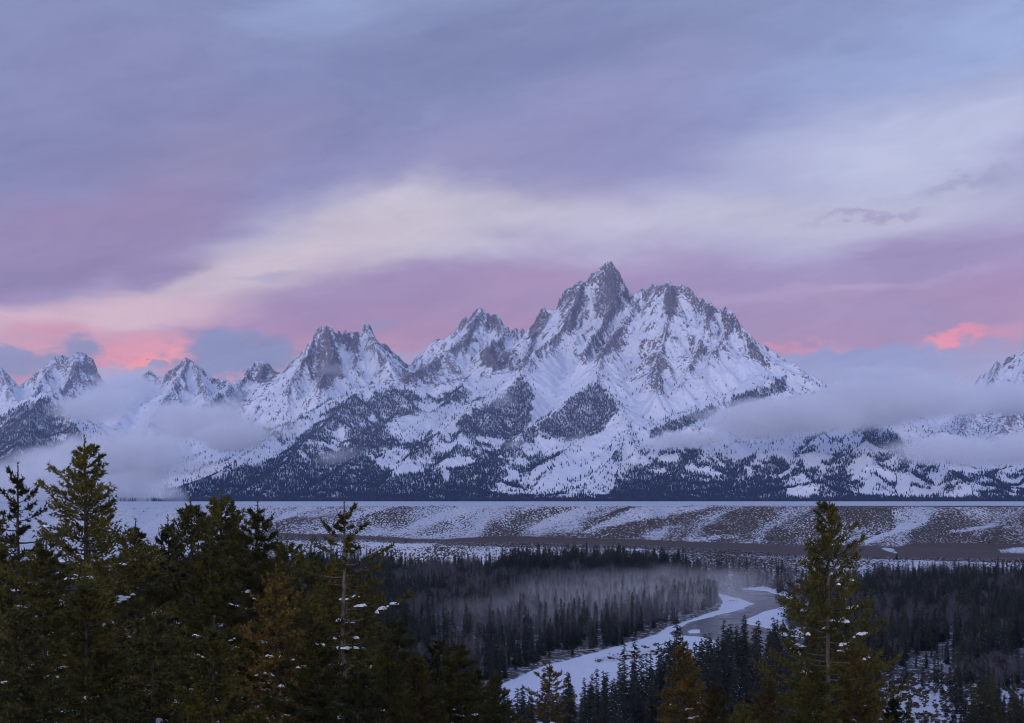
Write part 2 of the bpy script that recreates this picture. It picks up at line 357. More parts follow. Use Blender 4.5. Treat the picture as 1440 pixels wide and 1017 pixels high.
R = [  # (points, steepness)
    (SKY, 1.05),
    ([(1235, 600, 15.5), (1262, 590, 15.6), (1290, 580, 15.6), (1315, 586, 15.6), (1345, 570, 15.6), (1370, 545, 15.8), (1392, 522, 16), (1402, 514, 16), (1410, 519, 16), (1420, 508, 16), (1432, 500, 16), (1446, 494, 16), (1480, 500, 16), (1600, 540, 16)], .9),
    # grand's ribs
    ([(857, 370, 15.5), (862, 395, 15.2), (866, 425, 14.9), (850, 450, 14.6), (835, 475, 14.2), (820, 500, 13.7)], 1.15),
    ([(818, 397, 15.5), (812, 425, 15.2), (800, 450, 14.9), (778, 478, 14.6), (752, 500, 14.2), (733, 520, 13.8)], 1.0),
    ([(766, 437, 15.6), (758, 460, 15.3), (748, 480, 15), (740, 500, 14.6)], 1.1),
    # middle and its buttress
    ([(675, 433, 16.5), (668, 452, 16.2), (655, 478, 15.8), (625, 500, 15.3), (595, 520, 14.8), (575, 530, 14.4), (556, 545, 14)], .95),
    ([(700, 450, 16.3), (708, 470, 15.9), (703, 480, 15.6), (690, 484, 15.4), (688, 500, 15), (700, 520, 14.5)], 1.0),
    ([(725, 468, 16), (728, 490, 15.4), (722, 510, 14.8), (716, 528, 14.3)], 1.0),
    # twin peaks
    ([(460, 459, 15.5), (464, 480, 15.2), (468, 505, 14.9), (455, 530, 14.5), (448, 548, 14.2)], 1.15),
    ([(445, 471, 15.6), (432, 500, 15.2), (415, 525, 14.9), (405, 545, 14.6)], 1.0),
    ([(517, 459, 16), (522, 480, 15.7), (535, 500, 15.4), (545, 512, 15.1)], 1.0),
    ([(495, 471, 15.8), (500, 492, 15.5), (495, 515, 15.1)], 1.0),
    ([(595, 512, 16.6), (560, 525, 15.9), (530, 540, 15.1), (500, 548, 14.4)], .7),
    # left domes
    ([(370, 513, 16.3), (366, 535, 15.9), (380, 552, 15.5), (395, 575, 15)], .95),
    ([(360, 514, 16.4), (340, 538, 15.9), (320, 548, 15.6), (300, 562, 15.2), (285, 578, 14.8)], .8),
    ([(262, 509, 17), (256, 530, 16.6), (240, 552, 16.1), (222, 575, 15.6), (212, 605, 15)], .95),
    ([(205, 527, 17.2), (196, 548, 16.8), (185, 570, 16.3), (165, 600, 15.5), (150, 625, 14.9)], .9),
    ([(271, 512, 17), (285, 540, 16.5), (292, 560, 16), (285, 590, 15.4)], .9),
    ([(108, 500, 18), (105, 525, 17.6), (90, 548, 17.1), (70, 560, 16.7)], .95),
    ([(72, 510, 18), (60, 535, 17.5), (45, 560, 17)], .9),
    ([(0, 522, 18), (10, 545, 17.5), (20, 565, 17)], .9),
    # left forested spur
    ([(-200, 640, 13.6), (-80, 600, 14), (-10, 585, 14.2), (30, 568, 14.3), (62, 557, 14.3), (80, 572, 14), (105, 600, 13.4), (120, 640, 12.6), (130, 680, 11.6), (135, 702, 11)], .7),
    ([(62, 557, 14.3), (48, 590, 13.6), (25, 630, 12.8), (10, 670, 11.8), (5, 700, 11)], .6),
    ([(-80, 600, 14), (-100, 650, 12.6), (-110, 700, 11)], .6),
    # long ramp ridge descending to the left foothills
    ([(716, 528, 14.3), (690, 531, 14.2), (655, 537, 14), (625, 543, 13.8), (600, 548, 13.7), (585, 549, 13.6), (560, 545, 13.5), (535, 544, 13.3), (510, 551, 13.1), (480, 562, 12.9), (450, 575, 12.6), (420, 592, 12.3),
      (390, 612, 12), (360, 635, 11.6), (330, 655, 11.3), (290, 675, 10.9), (240, 690, 10.7), (190, 700, 10.5)], .62),
    ([(585, 549, 13.6), (570, 575, 13.1), (545, 600, 12.6), (520, 630, 12), (490, 655, 11.5), (450, 680, 11), (410, 698, 10.6)], .6),
    ([(655, 537, 14), (640, 565, 13.2), (600, 592, 12.6), (570, 620, 12.1), (530, 655, 11.4), (500, 690, 10.8)], .6),
    ([(510, 551, 13.1), (470, 590, 12.3), (430, 625, 11.7), (400, 655, 11.2), (350, 685, 10.7)], .6),
    # forest massif with its top at 735,528
    ([(752, 500, 14.2), (742, 520, 13.6), (735, 529, 13.3), (715, 552, 12.9), (690, 567, 12.6), (662, 580, 12.3), (630, 605, 11.9), (595, 632, 11.5), (560, 660, 11.1), (530, 690, 10.7)], .72),
    ([(735, 529, 13.3), (748, 560, 12.8), (745, 600, 12.2), (720, 635, 11.6), (690, 670, 11), (670, 698, 10.6)], .7),
    ([(662, 580, 12.3), (650, 620, 11.7), (625, 655, 11.2), (610, 690, 10.7)], .6),
    # triangular buttress
    ([(845, 500, 13.6), (842, 522, 13.2), (838, 538, 12.9), (815, 555, 12.6), (790, 573, 12.3), (762, 595, 12), (735, 615, 11.7), (708, 638, 11.4), (690, 665, 11), (675, 695, 10.6)], .8),
    ([(838, 538, 12.9), (855, 558, 12.6), (872, 578, 12.3), (885, 595, 12), (880, 625, 11.6), (850, 660, 11.1), (830, 696, 10.6)], .75),
    ([(885, 595, 12), (830, 612, 11.8), (790, 640, 11.4), (770, 672, 10.9), (760, 698, 10.6)], .6),
    # teewinot ribs
    ([(942, 401, 14.5), (944, 430, 14.2), (938, 460, 13.9), (930, 490, 13.6), (922, 520, 13.3), (928, 548, 12.9), (925, 565, 12.7)], .95),
    ([(900, 413, 14.8), (888, 440, 14.5), (870, 468, 14.2), (852, 490, 13.8), (845, 505, 13.5)], .95),
    ([(1000, 430, 14.4), (992, 455, 14.1), (985, 485, 13.8), (972, 515, 13.4), (958, 545, 13)], .9),
    ([(1033, 448, 14.3), (1015, 480, 13.9), (1000, 505, 13.5), (990, 530, 13.2)], .85),
    ([(1062, 486, 14), (1040, 512, 13.7), (1018, 535, 13.4), (1000, 556, 13.1)], .8),
    # forest-edged ridge running down-left from the shoulder
    ([(1104, 530, 13.8), (1085, 540, 13.5), (1060, 546, 13.3), (1030, 556, 13.1), (1000, 568, 12.9), (970, 580, 12.7), (940, 592, 12.4), (918, 603, 12.2), (900, 617, 12), (880, 640, 11.6), (862, 665, 11.2), (848, 695, 10.7)], .7),
    ([(1060, 546, 13.3), (1040, 580, 12.7), (1010, 610, 12.1), (980, 640, 11.6), (950, 670, 11.1), (930, 698, 10.6)], .6),
    # right foothill
    ([(1104, 530, 13.8), (1115, 570, 13.2), (1135, 598, 12.8), (1165, 604, 12.6), (1195, 603, 12.5), (1222, 599, 12.4), (1240, 604, 12.3), (1262, 617, 12.1), (1285, 637, 11.8), (1320, 655, 11.4), (1350, 675, 11), (1380, 698, 10.6)], .62),
    ([(1222, 599, 12.4), (1215, 630, 11.9), (1225, 660, 11.4), (1240, 696, 10.7)], .62),
    ([(1165, 604, 12.6), (1140, 632, 12), (1120, 660, 11.4), (1105, 696, 10.7)], .6),
    ([(1115, 575, 13.1), (1080, 622, 12.1), (1050, 655, 11.5), (1020, 696, 10.7)], .6),
    ([(1262, 617, 12.1), (1270, 650, 11.5), (1290, 696, 10.7)], .6),
    # far right
    ([(1402, 514, 16), (1385, 550, 15.4), (1362, 580, 14.9), (1350, 610, 14.3), (1345, 640, 13.6)], .9),
    ([(1446, 494, 16), (1440, 550, 15.2), (1420, 590, 14.6), (1400, 620, 14), (1390, 645, 13.4)], .9),
    ([(1290, 580, 15.6), (1275, 605, 15), (1290, 635, 14.2)], .7),
    ([(1290, 692, 11), (1320, 673, 11.5), (1352, 668, 11.7), (1385, 672, 11.7), (1410, 662, 12), (1440, 655, 12.2), (1500, 645, 12.4), (1700, 650, 12.4)], .5),
    ([(1385, 672, 11.7), (1400, 690, 11.2), (1410, 698, 10.8)], .5),
    ([(1440, 655, 12.2), (1455, 680, 11.4), (1460, 698, 10.8)], .5),
]


def erosion(px, py, dx, dy, seed):
    ix = np.floor(px); iy = np.floor(py); fx = (px - ix).astype(np.float32); fy = (py - iy).astype(np.float32)
    c = 0; sx = 0; sy = 0; wt = 0
    for i in (-1, 0, 1):
        for j in (-1, 0, 1):
            hx = _hash(ix + i, iy + j, seed) - 0.5; hy = _hash(ix + i, iy + j, seed + 91) - 0.5
            ox = fx - i - 0.5 - hx * .8; oy = fy - j - 0.5 - hy * .8
            w = np.exp(-(ox * ox + oy * oy) * 2.5)
            ph = (ox * dx + oy * dy) * (2 * math.pi)
            s = np.sin(ph)
            c = c + np.cos(ph) * w; sx = sx - s * dx * w; sy = sy - s * dy * w; wt = wt + w
    return c / wt, sx / wt, sy / wt


def box_blur(h, r):
    for ax in (0, 1):
        c = np.cumsum(np.pad(h, [(r + 1, r) if a == ax else (0, 0) for a in (0, 1)], mode='edge'), axis=ax)
        n = 2 * r + 1
        h = (c[n:] - c[:-n]) / n if ax == 0 else (c[:, n:] - c[:, :-n]) / n
    return h


MX = np.arange(-260, 1701, 1.35)
MY = np.concatenate([np.arange(10150, 17400, 13.0), np.arange(17400, 20500, 40.0)])
mpx, mY = np.meshgrid(MX, MY)
mX = (mpx - CX) / F * mY


def build_heights():
    h = np.full(mX.shape, -40.0, dtype=np.float32)
    X = mX.astype(np.float32); Y = mY.astype(np.float32)
    nz = 1 + 0.42 * fbm(X / 520, Y / 520, 4, 11)
    for pts, steep in R:
        P = [((a - CX) / F * c * 1000, c * 1000, (HY - b) / F * c * 1000) for a, b, c in pts]
        best = np.full(X.shape, -1e4, dtype=np.float32)
        for (ax, ay, az), (bx, by, bz) in zip(P[:-1], P[1:]):
            ex, ey = bx - ax, by - ay; L = ex * ex + ey * ey
            t = np.clip(((X - ax) * ex + (Y - ay) * ey) / L, 0, 1)
            d = np.hypot(X - ax - ex * t, Y - ay - ey * t) * nz
            z = az + (bz - az) * t
            Hh = (z - BASE + 30) * 1.15 + 40
            fin = np.clip((z - 700) / 700, 0, 1) * (110 if steep > 1 else 50)
            best = np.maximum(best, z - Hh * (1 - np.exp(-steep * d / Hh)) - fin * (1 - np.exp(-d / 42)))
        k = 14.0
        dd = np.abs(h - best)
        h = np.maximum(h, best) + k * 0.5 * np.exp(-dd / k)
    # raise a general body so the hollows between the ribs do not run too deep
    return h


mZ0 = build_heights()
elev = np.clip((mZ0 - BASE) / 900.0, 0, 1)
amp = sstep(0.0, 0.35, elev)
Z = mZ0.copy()
# gullies running down the slopes
dY = np.gradient(mY, axis=0); dXc = np.gradient(mX, axis=1)


def slopes(Zs):
    gy0 = np.gradient(Zs, axis=0) / dY; gx = np.gradient(Zs, axis=1) / dXc
    gy = gy0 - gx * (mpx - CX) / F
    return gx.astype(np.float32), gy.astype(np.float32)


gx, gy = slopes(box_blur(Z, 6))
hx = np.zeros_like(Z); hy = np.zeros_like(Z); hs = np.zeros_like(Z)
a = 0.5; f = 1.0; CELL = 420.0
wx = mX + 60 * fbm(mX / 300, mY / 300, 3, 77); wy = mY + 60 * fbm(mX / 300, mY / 300, 3, 78)
for o in range(5):
    gxx = gx * 1.1 + hx * 0.9; gyy = gy * 1.1 + hy * 0.9
    ln = np.sqrt(gxx ** 2 + gyy ** 2) + 1e-6
    m_ = np.minimum(ln, 1.3) / ln
    c, sx, sy = erosion(wx * f / CELL, wy * f / CELL, gyy * m_, -gxx * m_, 40 + o)
    hs = hs + c * a; hx = hx + sx * a * f * .3; hy = hy + sy * a * f * .3
    a *= 0.52; f *= 2.0
steepness = np.clip(np.hypot(gx, gy) / 0.6, 0, 1.3)
Z = Z + hs * 52 * amp * steepness * (0.5 + 0.7 * elev)
rf = ridged(mX / 260, mY / 260, 5, 5, 0.55)
Z = Z + rf * 20 * amp * (0.35 + elev)
Z = Z + fbm(mX / 50, mY / 50, 3, 61, .6) * 9 * amp + fbm(mX / 85, mY / 85, 3, 66, .6) * 34 * sstep(800, 1300, mZ0)
# calm moraine hummocks at the foot
Z = Z + 7 * fbm(mX / 160, mY / 160, 4, 9) * (1 - amp) * sstep(10250, 10700, mY)
Z = np.where(mY < 10500, np.minimum(Z, BASE - 8 + (mY - 10150) * 0.03 + 300 * sstep(10330, 10600, mY)), Z)
mZ = Z
mpy = HY - F * mZ / mY
gx, gy = slopes(mZ)
slope = np.hypot(gx, gy)
gxs, gys = slopes(box_blur(mZ, 3)); slope_s = np.hypot(gxs, gys)
conv = (mZ - box_blur(mZ, 5)); conv2 = (mZ - box_blur(mZ, 14))

wpx = mpx + 6 * fbm(mX / 110, mY / 110, 4, 300); wpy = mpy + 4.5 * fbm(mX / 90, mY / 90, 4, 320)


def area(poly, soft=6, val=1.0):
    sd_ = poly_sd(wpx.astype(np.float32), wpy.astype(np.float32), poly)
    return sstep(-soft, soft, sd_) * val


# forest cover 0..1
FP = [
    ([(-300, 600), (-10, 590), (30, 572), (62, 558), (80, 572), (105, 598), (130, 640), (135, 720), (-300, 720)], .9, 6),
    ([(838, 538), (815, 553), (785, 576), (752, 598), (718, 630), (760, 616), (800, 620), (840, 612), (862, 590), (872, 578), (855, 556)], 1.0, 3),
    ([(735, 529), (715, 552), (690, 568), (655, 583), (640, 600), (655, 615), (700, 618), (735, 610), (748, 585), (748, 552)], .97, 4),
    ([(650, 545), (600, 552), (560, 548), (535, 546), (505, 555), (480, 566), (440, 590), (420, 610), (400, 640), (450, 650), (520, 620), (560, 590), (620, 572), (680, 560)], .72, 10),
    ([(330, 660), (400, 640), (440, 610), (480, 590), (540, 600), (560, 625), (520, 650), (560, 665), (640, 655), (690, 668), (690, 706), (230, 706), (250, 690)], .8, 10),
    ([(230, 712), (230, 693), (300, 678), (340, 666), (380, 665), (430, 676), (500, 680), (560, 684), (640, 690), (700, 696), (760, 700), (1700, 698), (1700, 712)], 1.0, 4),
    ([(1104, 533), (1060, 549), (1030, 558), (1000, 570), (970, 582), (940, 594), (918, 605), (900, 620), (930, 612), (960, 602), (985, 592), (1010, 580), (1045, 570), (1080, 560), (1110, 548)], .9, 4),
    ([(700, 655), (745, 640), (770, 628), (800, 645), (760, 660), (730, 690), (700, 700)], .42, 8),
    ([(670, 640), (720, 645), (715, 670), (690, 695), (650, 690)], .75, 8),
    ([(740, 640), (800, 632), (845, 640), (830, 680), (790, 700), (740, 698)], .28, 12),
    ([(860, 640), (900, 630), (960, 625), (1000, 640), (1060, 640), (1060, 690), (880, 700), (855, 690)], .5, 10),
    ([(860, 676), (900, 672), (960, 672), (1000, 680), (1060, 672), (1105, 682), (1105, 706), (860, 706)], .95, 6),
    ([(1060, 655), (1100, 640), (1110, 660), (1070, 690), (1040, 698)], .75, 6),
    ([(1080, 690), (1110, 665), (1160, 650), (1140, 690)], .55, 6),
    ([(1130, 612), (1180, 604), (1225, 600), (1260, 612), (1290, 640), (1330, 665), (1400, 695), (1130, 695), (1110, 650)], .38, 12),
    ([(1215, 600), (1240, 603), (1265, 617), (1280, 632), (1240, 635), (1220, 620)], .85, 5),
    ([(1160, 660), (1190, 650), (1200, 700), (1150, 700)], .75, 6),
    ([(1290, 640), (1330, 660), (1380, 664), (1700, 655), (1700, 700), (1400, 700), (1330, 690)], .5, 12),
    ([(290, 575), (310, 555), (335, 543), (355, 548), (345, 565), (315, 578)], .9, 5),
    ([(560, 625), (640, 600), (760, 615), (745, 650), (650, 668), (560, 660)], .45, 12),
    ([(180, 560), (300, 560), (420, 560), (400, 620), (200, 620)], .28, 14),
    ([(600, 640), (650, 620), (720, 620), (720, 650), (650, 660), (600, 660)], .4, 14),
    ([(370, 610), (410, 590), (450, 560), (500, 548), (480, 580), (430, 610), (390, 630)], .3, 10),
]
SNOWCLEAR = [
    ([(775, 500), (840, 515), (835, 535), (790, 570), (740, 600), (752, 560), (748, 528)], .95, 5),
    ([(880, 545), (920, 560), (960, 555), (990, 545), (960, 575), (915, 598), (893, 602), (880, 580)], .9, 6),
    ([(985, 520), (1050, 505), (1070, 520), (1060, 540), (1000, 556)], .85, 6),
    ([(480, 655), (560, 640), (600, 655), (560, 672), (500, 668)], .45, 6),
    ([(420, 640), (480, 605), (520, 590), (500, 612), (450, 648)], .6, 6),
    ([(740, 655), (845, 655), (840, 700), (760, 698)], .6, 8),
    ([(1210, 670), (1260, 660), (1300, 690), (1230, 698)], .8, 6),
    ([(1355, 678), (1385, 672), (1410, 690), (1360, 697)], .8, 5),
    ([(1105, 672), (1130, 665), (1150, 690), (1110, 698)], .7, 5),
    ([(60, 640), (85, 610), (100, 612), (75, 650)], .8, 6),
]
ROCK = [
    ([(857, 372), (878, 400), (885, 420), (862, 445), (842, 448), (832, 425), (845, 395)], .8, 5),
    ([(810, 405), (825, 398), (828, 450), (800, 470), (785, 450), (790, 425)], .6, 6),
    ([(765, 437), (780, 440), (760, 470), (738, 480), (745, 462)], 1.0, 3),
    ([(938, 402), (952, 404), (950, 445), (940, 450), (932, 425)], 1.0, 3),
    ([(905, 430), (880, 455), (845, 480), (835, 505), (860, 495), (885, 485), (885, 462)], .6, 6),
    ([(995, 428), (1008, 436), (1000, 450), (990, 440)], .9, 3),
    ([(1020, 443), (1035, 448), (1042, 470), (1015, 460)], .8, 4),
    ([(1045, 472), (1060, 482), (1085, 522), (1105, 532), (1080, 520), (1055, 500)], .8, 4),
    ([(905, 500), (935, 495), (935, 555), (912, 550), (890, 530)], .5, 8),
    ([(975, 490), (1000, 490), (985, 520), (960, 525)], .5, 6),
    ([(675, 496), (705, 480), (715, 490), (720, 518), (695, 522), (678, 512)], 1.0, 3),
    ([(660, 455), (672, 445), (665, 475), (655, 490), (650, 485)], .8, 4),
    ([(685, 440), (700, 445), (700, 462), (678, 475)], .7, 4),
    ([(460, 462), (475, 480), (480, 520), (460, 545), (440, 540), (430, 515), (445, 480)], .7, 6),
    ([(482, 472), (505, 478), (508, 495), (490, 495)], .9, 3),
    ([(345, 522), (375, 514), (392, 528), (385, 540), (350, 538)], .8, 5),
    ([(730, 505), (745, 500), (745, 515), (725, 525), (715, 520)], .6, 5),
    ([(570, 520), (620, 515), (660, 525), (640, 540), (590, 545), (555, 535)], .5, 8),
    ([(1340, 585), (1440, 560), (1500, 560), (1500, 620), (1345, 610)], .6, 8),
    ([(95, 515), (138, 510), (138, 540), (90, 550)], .5, 6),
]
forest = np.zeros_like(mZ)
for poly, val, soft in FP: forest = np.maximum(forest, area(poly, soft, val))
clump = fbm(mX / 120, mY / 160, 4, 500)
clump2 = fbm((mX * .55 + mY * .83) / 620, (mX * .83 - mY * .55) / 120, 4, 530)
clear = np.zeros_like(mZ)
for poly, val, soft in SNOWCLEAR:
    lowp = poly[0][1] > 600
    clear = np.maximum(clear, area(poly, soft * (2.2 if lowp else 1), val * (.68 if lowp else 1)))
clear = np.clip(clear * (1 + .8 * fbm(mX / 90, mY / 90, 3, 540)), 0, 1)
dens = forest * (1 - clear)
# broken edge: where cover is partial it comes in clumps, not an even veil
cover = sstep(0.16, -0.16, 0.60 - 1.05 * dens - 0.75 * clump - 0.5 * clump2 - .34 * hs) * sstep(0.03, 0.2, dens)
thin = 0.08 * sstep(1150, 550, mZ) * sstep(0.2, 0.5, clump2 + .45) * (1 - clear)
fine = fbm(mX / 38, mY / 60, 3, 560)
cover = cover * np.clip(.62 + .40 * dens + .7 * fine + .3 * clump, .12, 1)
cover = np.maximum(cover, sstep(45, 15, mZ - BASE) * forest)
cover = np.clip(np.maximum(cover, thin), 0, 1)
rockp = np.zeros_like(mZ)
for poly, val, soft in ROCK: rockp = np.maximum(rockp, area(poly, soft, val))
hi = sstep(500, 1150, mZ)
rn = fbm(mX / 90, mY / 90, 4, 700)
rock = (sstep(0.8, 2.3, slope) * .34 + sstep(-2, 12, conv) * .16 + sstep(-5, 26, conv2) * .12 + rn * .36 + .05) * (0.62 + 0.38 * hi)
crest = sstep(15, 2, np.abs(mpy - np.interp(mpx, [p[0] for p in SKY], [p[1] for p in SKY])))
rock = rock * (1 - .65 * clear) + rockp * .48

m_mtn, t, b = new_mat('alpine_snow_and_rock')
geo = t.node('ShaderNodeNewGeometry'); pos = geo.outputs['Position']
r_ = t.attr('rock'); fo = t.attr('cover')
na = t.noise(pos, 1 / 26.0, 6, 0.62); nb = t.noise(pos, 1 / 95.0, 5, 0.6)
# strata / couloir streaks: stretched down the fall line
st = t.noise(t.vm('MULTIPLY', pos, (1, 1, 0.35)), 1 / 38.0, 5, 0.65, 0.5)
rv = t.m('ADD', r_, t.m('MULTIPLY', t.m('SUBTRACT', na.outputs[0], 0.5), 1.9))
rv = t.m('ADD', rv, t.m('MULTIPLY', t.m('SUBTRACT', st.outputs[0], 0.5), 0.9))
rmask = t.ss(rv, 0.34, 0.46)
nd = t.noise(t.vm('MULTIPLY', pos, (1, 1, .6)), 1 / 13.0, 4, .65)
rmask = t.m('MULTIPLY', rmask, t.ss(t.m('SUBTRACT', nd.outputs[0], t.m('MULTIPLY', r_, .20)), .50, .38, .0, 1.0))
rc = t.mix(nb.outputs[0], (.12, .105, .115, 1), (.29, .25, .26, 1))
rc = t.mix(t.ss(na.outputs[0], .35, .65), rc, (.17, .148, .16, 1))
sc = t.mix(nb.outputs[0], (.74, .77, .86, 1), (.84, .86, .92, 1))
base = t.mix(rmask, sc, rc)
fn = t.noise(pos, 1 / 11.0, 4, 0.6)
fmask = t.ss(t.m('ADD', t.m('MULTIPLY', fo, .9), t.m('MULTIPLY', t.m('SUBTRACT', fn.outputs[0], .5), 2.4)), .42, 1.0, 0, .58)
base = t.mix(fmask, base, (.034, .042, .068, 1))
t.put(b.inputs['Base Color'], base)
b.inputs['Roughness'].default_value = .9; b.inputs['Specular IOR Level'].default_value = .1
bp = t.node('ShaderNodeBump', {'Height': t.m('ADD', na.outputs[0], st.outputs[0]), 'Strength': .8, 'Distance': 12.0})
t.put(b.inputs['Normal'], bp)
mtn = grid_mesh('mountains', mX, mY, mZ, m_mtn, {'rock': rock, 'cover': cover})
tag(mtn, 'jagged snow covered mountain range with rocky summits above dark forested foothills', 'mountains', kind='structure')
# ------------------------------------------------------------------ valley ground
WATER = -75.6
FLOOR = -74.6
G_PX = [-900, 130, 240, 380, 560, 700, 800, 900, 1000, 1100, 1200, 1300, 1440, 2300]
G_EDGE = [716, 714, 713, 712, 712, 712, 712, 712, 712, 712.5, 713, 713, 713, 714]        # rim of the bench, Y 2500
G_BOT = [768, 760, 754, 752, 757, 759, 760, 762, 763, 765, 767, 770, 776, 778]          # foot of the bench face, Y 2190
G_FRO = [776, 768, 762, 759, 764, 769, 770, 772, 777, 782, 785, 788, 792, 795]          # rim of the lower terrace
G_FY = [2060, 2060, 2080, 2100, 2090, 2060, 2060, 2020, 1930, 1860, 1850, 1850, 1840, 1840]
G_TOE = [800, 800, 800, 798, 794, 797, 800, 805, 822, 836, 826, 812, 812, 812]          # where the flood plain begins
gX1 = np.arange(-900, 2300, 3.0); gX1 = gX1[(gX1 < -60) | (gX1 > 1500)][::4]
GX = np.unique(np.concatenate([gX1, np.arange(-60, 1500, 2.4)]))
GY = np.concatenate([np.geomspace(3, 420, 70), np.arange(424, 620, 4.0), np.arange(620, 1700, 3.0), np.arange(1700, 2700, 5.0),
                     np.arange(2700, 4000, 40.0), np.geomspace(4000, 24000, 50)])


def ground_z(px, Y, X):
    e = lambda tab: np.interp(px, G_PX, tab)
    w = 14 * fbm(X / 230, Y / 900, 3, 801)
    ze = (HY - e(G_EDGE)) / F * 2500; zb = (HY - e(G_BOT)) / F * 2190; fy = e(G_FY); zf = (HY - e(G_FRO)) / F * fy
    zt = FLOOR; ty = -FLOOR * F / (e(G_TOE) - HY); ty = np.minimum(ty, fy - 60)
    # rolling scallops of the bench face
    ph = (px + (HY - np.interp(Y, [2190, 2500], [760, 712]) + 0) * 0 + (2500 - Y) / 310 * 95) / 118.0 + 1.5 * fbm(X / 240, Y / 800, 4, 815)
    ph2 = (ph - np.floor(ph))
    ye = 2500 + 55 * np.cos(ph * 2 * np.pi) + w
    z = np.where(Y >= ye, ze + (-12.5 - ze) * np.clip((Y - ye) / 7500, 0, 1), 0)
    t1 = np.clip((Y - 2190) / (ye - 2190), 0, 1)
    t1 = t1 * .6 + .4 * sstep(0, 1, t1)
    z = np.where(Y < ye, zb + (ze - zb) * t1 + 2.2 * np.sin(ph * 2 * np.pi) * np.sin(t1 * np.pi), z)
    t2 = np.clip((Y - fy) / (2190 - fy), 0, 1)
    z = np.where(Y < 2190, zf + (zb - zf) * t2, z)
    t3 = np.clip((Y - ty) / (fy - ty), 0, 1)
    rill = 1.3 * ridged(X / 22, Y / 300, 3, 833) * np.sin(t3 * np.pi)
    z = np.where(Y < fy, zt + (zf - zt) * (0.35 * t3 + 0.65 * sstep(0, 1, t3)) + rill, z)
    z = np.where(Y < ty, FLOOR + 0.5 * fbm(X / 40, Y / 40, 4, 840), z)
    # hillside below the viewpoint
    hill = np.interp(Y, [0, 10, 40, 110, 200, 330, 420], [-1.8, -2.6, -10, -30, -52, -70, -74.6])
    hill = hill + 1.2 * fbm(X / 18, Y / 18, 4, 850) * np.clip(Y / 60, 0, 1)
    z = np.where(Y < 420, hill, z)
    # snowy knoll at the lower right
    z = z + 5 * np.exp(-(((px - 1340) / 130) ** 2 + ((Y - 640) / 70) ** 2)) * (Y > 400)
    return z, ph2, t1, ye, fy, ty


gpx, gY = np.meshgrid(GX, GY)
gXm = (gpx - CX) / F * gY
gZ, ph2, t1, ye, fy, ty = ground_z(gpx, gY, gXm)
gpy0 = HY - F * gZ / gY
RIVER = [  # open water outline in photo pixels
    (1003, 829), (1040, 826), (1078, 829), (1104, 838), (1118, 846), (1114, 851), (1095, 853), (1078, 857), (1060, 864), (1045, 872), (1044, 875), (1062, 877), (1078, 881), (1088, 887), (1098, 892), (1112, 892), (1130, 895),
    (1130, 945), (1060, 948), (1030, 935), (1012, 905), (1003, 897), (990, 894), (965, 892), (945, 891), (942, 888), (955, 881), (968, 874), (990, 868), (1018, 861), (1040, 856), (1054, 850), (1062, 848), (1050, 843), (1032, 838), (1018, 835)]
ICE = [(690, 972), (700, 962), (740, 945), (770, 932), (805, 924), (850, 912), (895, 899), (925, 889), (940, 880), (965, 872), (985, 864), (1010, 856), (1016, 846), (1012, 838), (1003, 829),
       (1078, 826), (1140, 846), (1150, 900), (1140, 960), (1080, 985), (900, 990), (720, 990)]
wpx_ = gpx + 2.0 * fbm(gXm / 14, gY / 25, 3, 860); wpy_ = gpy0 + 1.0 * fbm(gXm / 12, gY / 25, 3, 861)
near = (gY > 600) & (gY < 1800)
riv = np.where(near, poly_sd(wpx_.astype(np.float32), wpy_.astype(np.float32), RIVER), -99)
islet = np.where(near, poly_sd(wpx_.astype(np.float32), wpy_.astype(np.float32), [(966, 886), (972, 883), (984, 883), (986, 888), (970, 888)]), -99)
riv = np.minimum(riv, -islet)
ice = np.where(near, poly_sd(wpx_.astype(np.float32), wpy_.astype(np.float32), ICE), -99)
iceM = sstep(-1.5, 1.0, ice)
gZ = np.where(near, gZ * (1 - iceM) + (-75.15 + .12 * fbm(gXm / 9, gY / 15, 3, 866)) * iceM, gZ)
gZ = gZ - 2.4 * sstep(-0.8, 1.2, riv)
gpy = HY - F * gZ / gY

# cover of sagebrush, brown grass and open snow, as the bench carries them
fb = fbm(gXm / 120, gY / 260, 4, 870); fs = fbm(gXm / 35, gY / 90, 4, 874)
sage = np.zeros_like(gZ)
face = (gY < ye) & (gY >= 2190)
band = sstep(.0, .22, ph2) * sstep(1.0, .62, ph2)
sage = np.where(face, .22 + .38 * band * (.7 + .9 * fb) + .26 * fb + .16 * sstep(600, 1300, gpx), sage)
sage = np.where(gY >= ye, (.10 + .25 * fb + .42 * sstep(900, 1400, gpx) * sstep(3600, 2500, gY)) , sage)
sage = np.where((gY < 2190) & (gY >= fy), .72 + .3 * fb, sage)
sage = np.where((gY < fy) & (gY >= ty - 30), .40 + .3 * fs + .3 * fb + .25 * sstep(860, 960, gpx) * sstep(1160, 1080, gpx), sage)
sage = np.where(gY < ty - 30, .34 + .4 * fb, sage)
left = sstep(330, 200, gpx)
sage = np.where(gY > 1700, sage * (1 - .8 * left), sage)
apx = gpx + 10 * fb; apy = gpy + 1.5 * fs


def garea(poly, soft):
    return sstep(-soft, soft, poly_sd(apx.astype(np.float32), apy.astype(np.float32), poly)) * (gY > 1000)


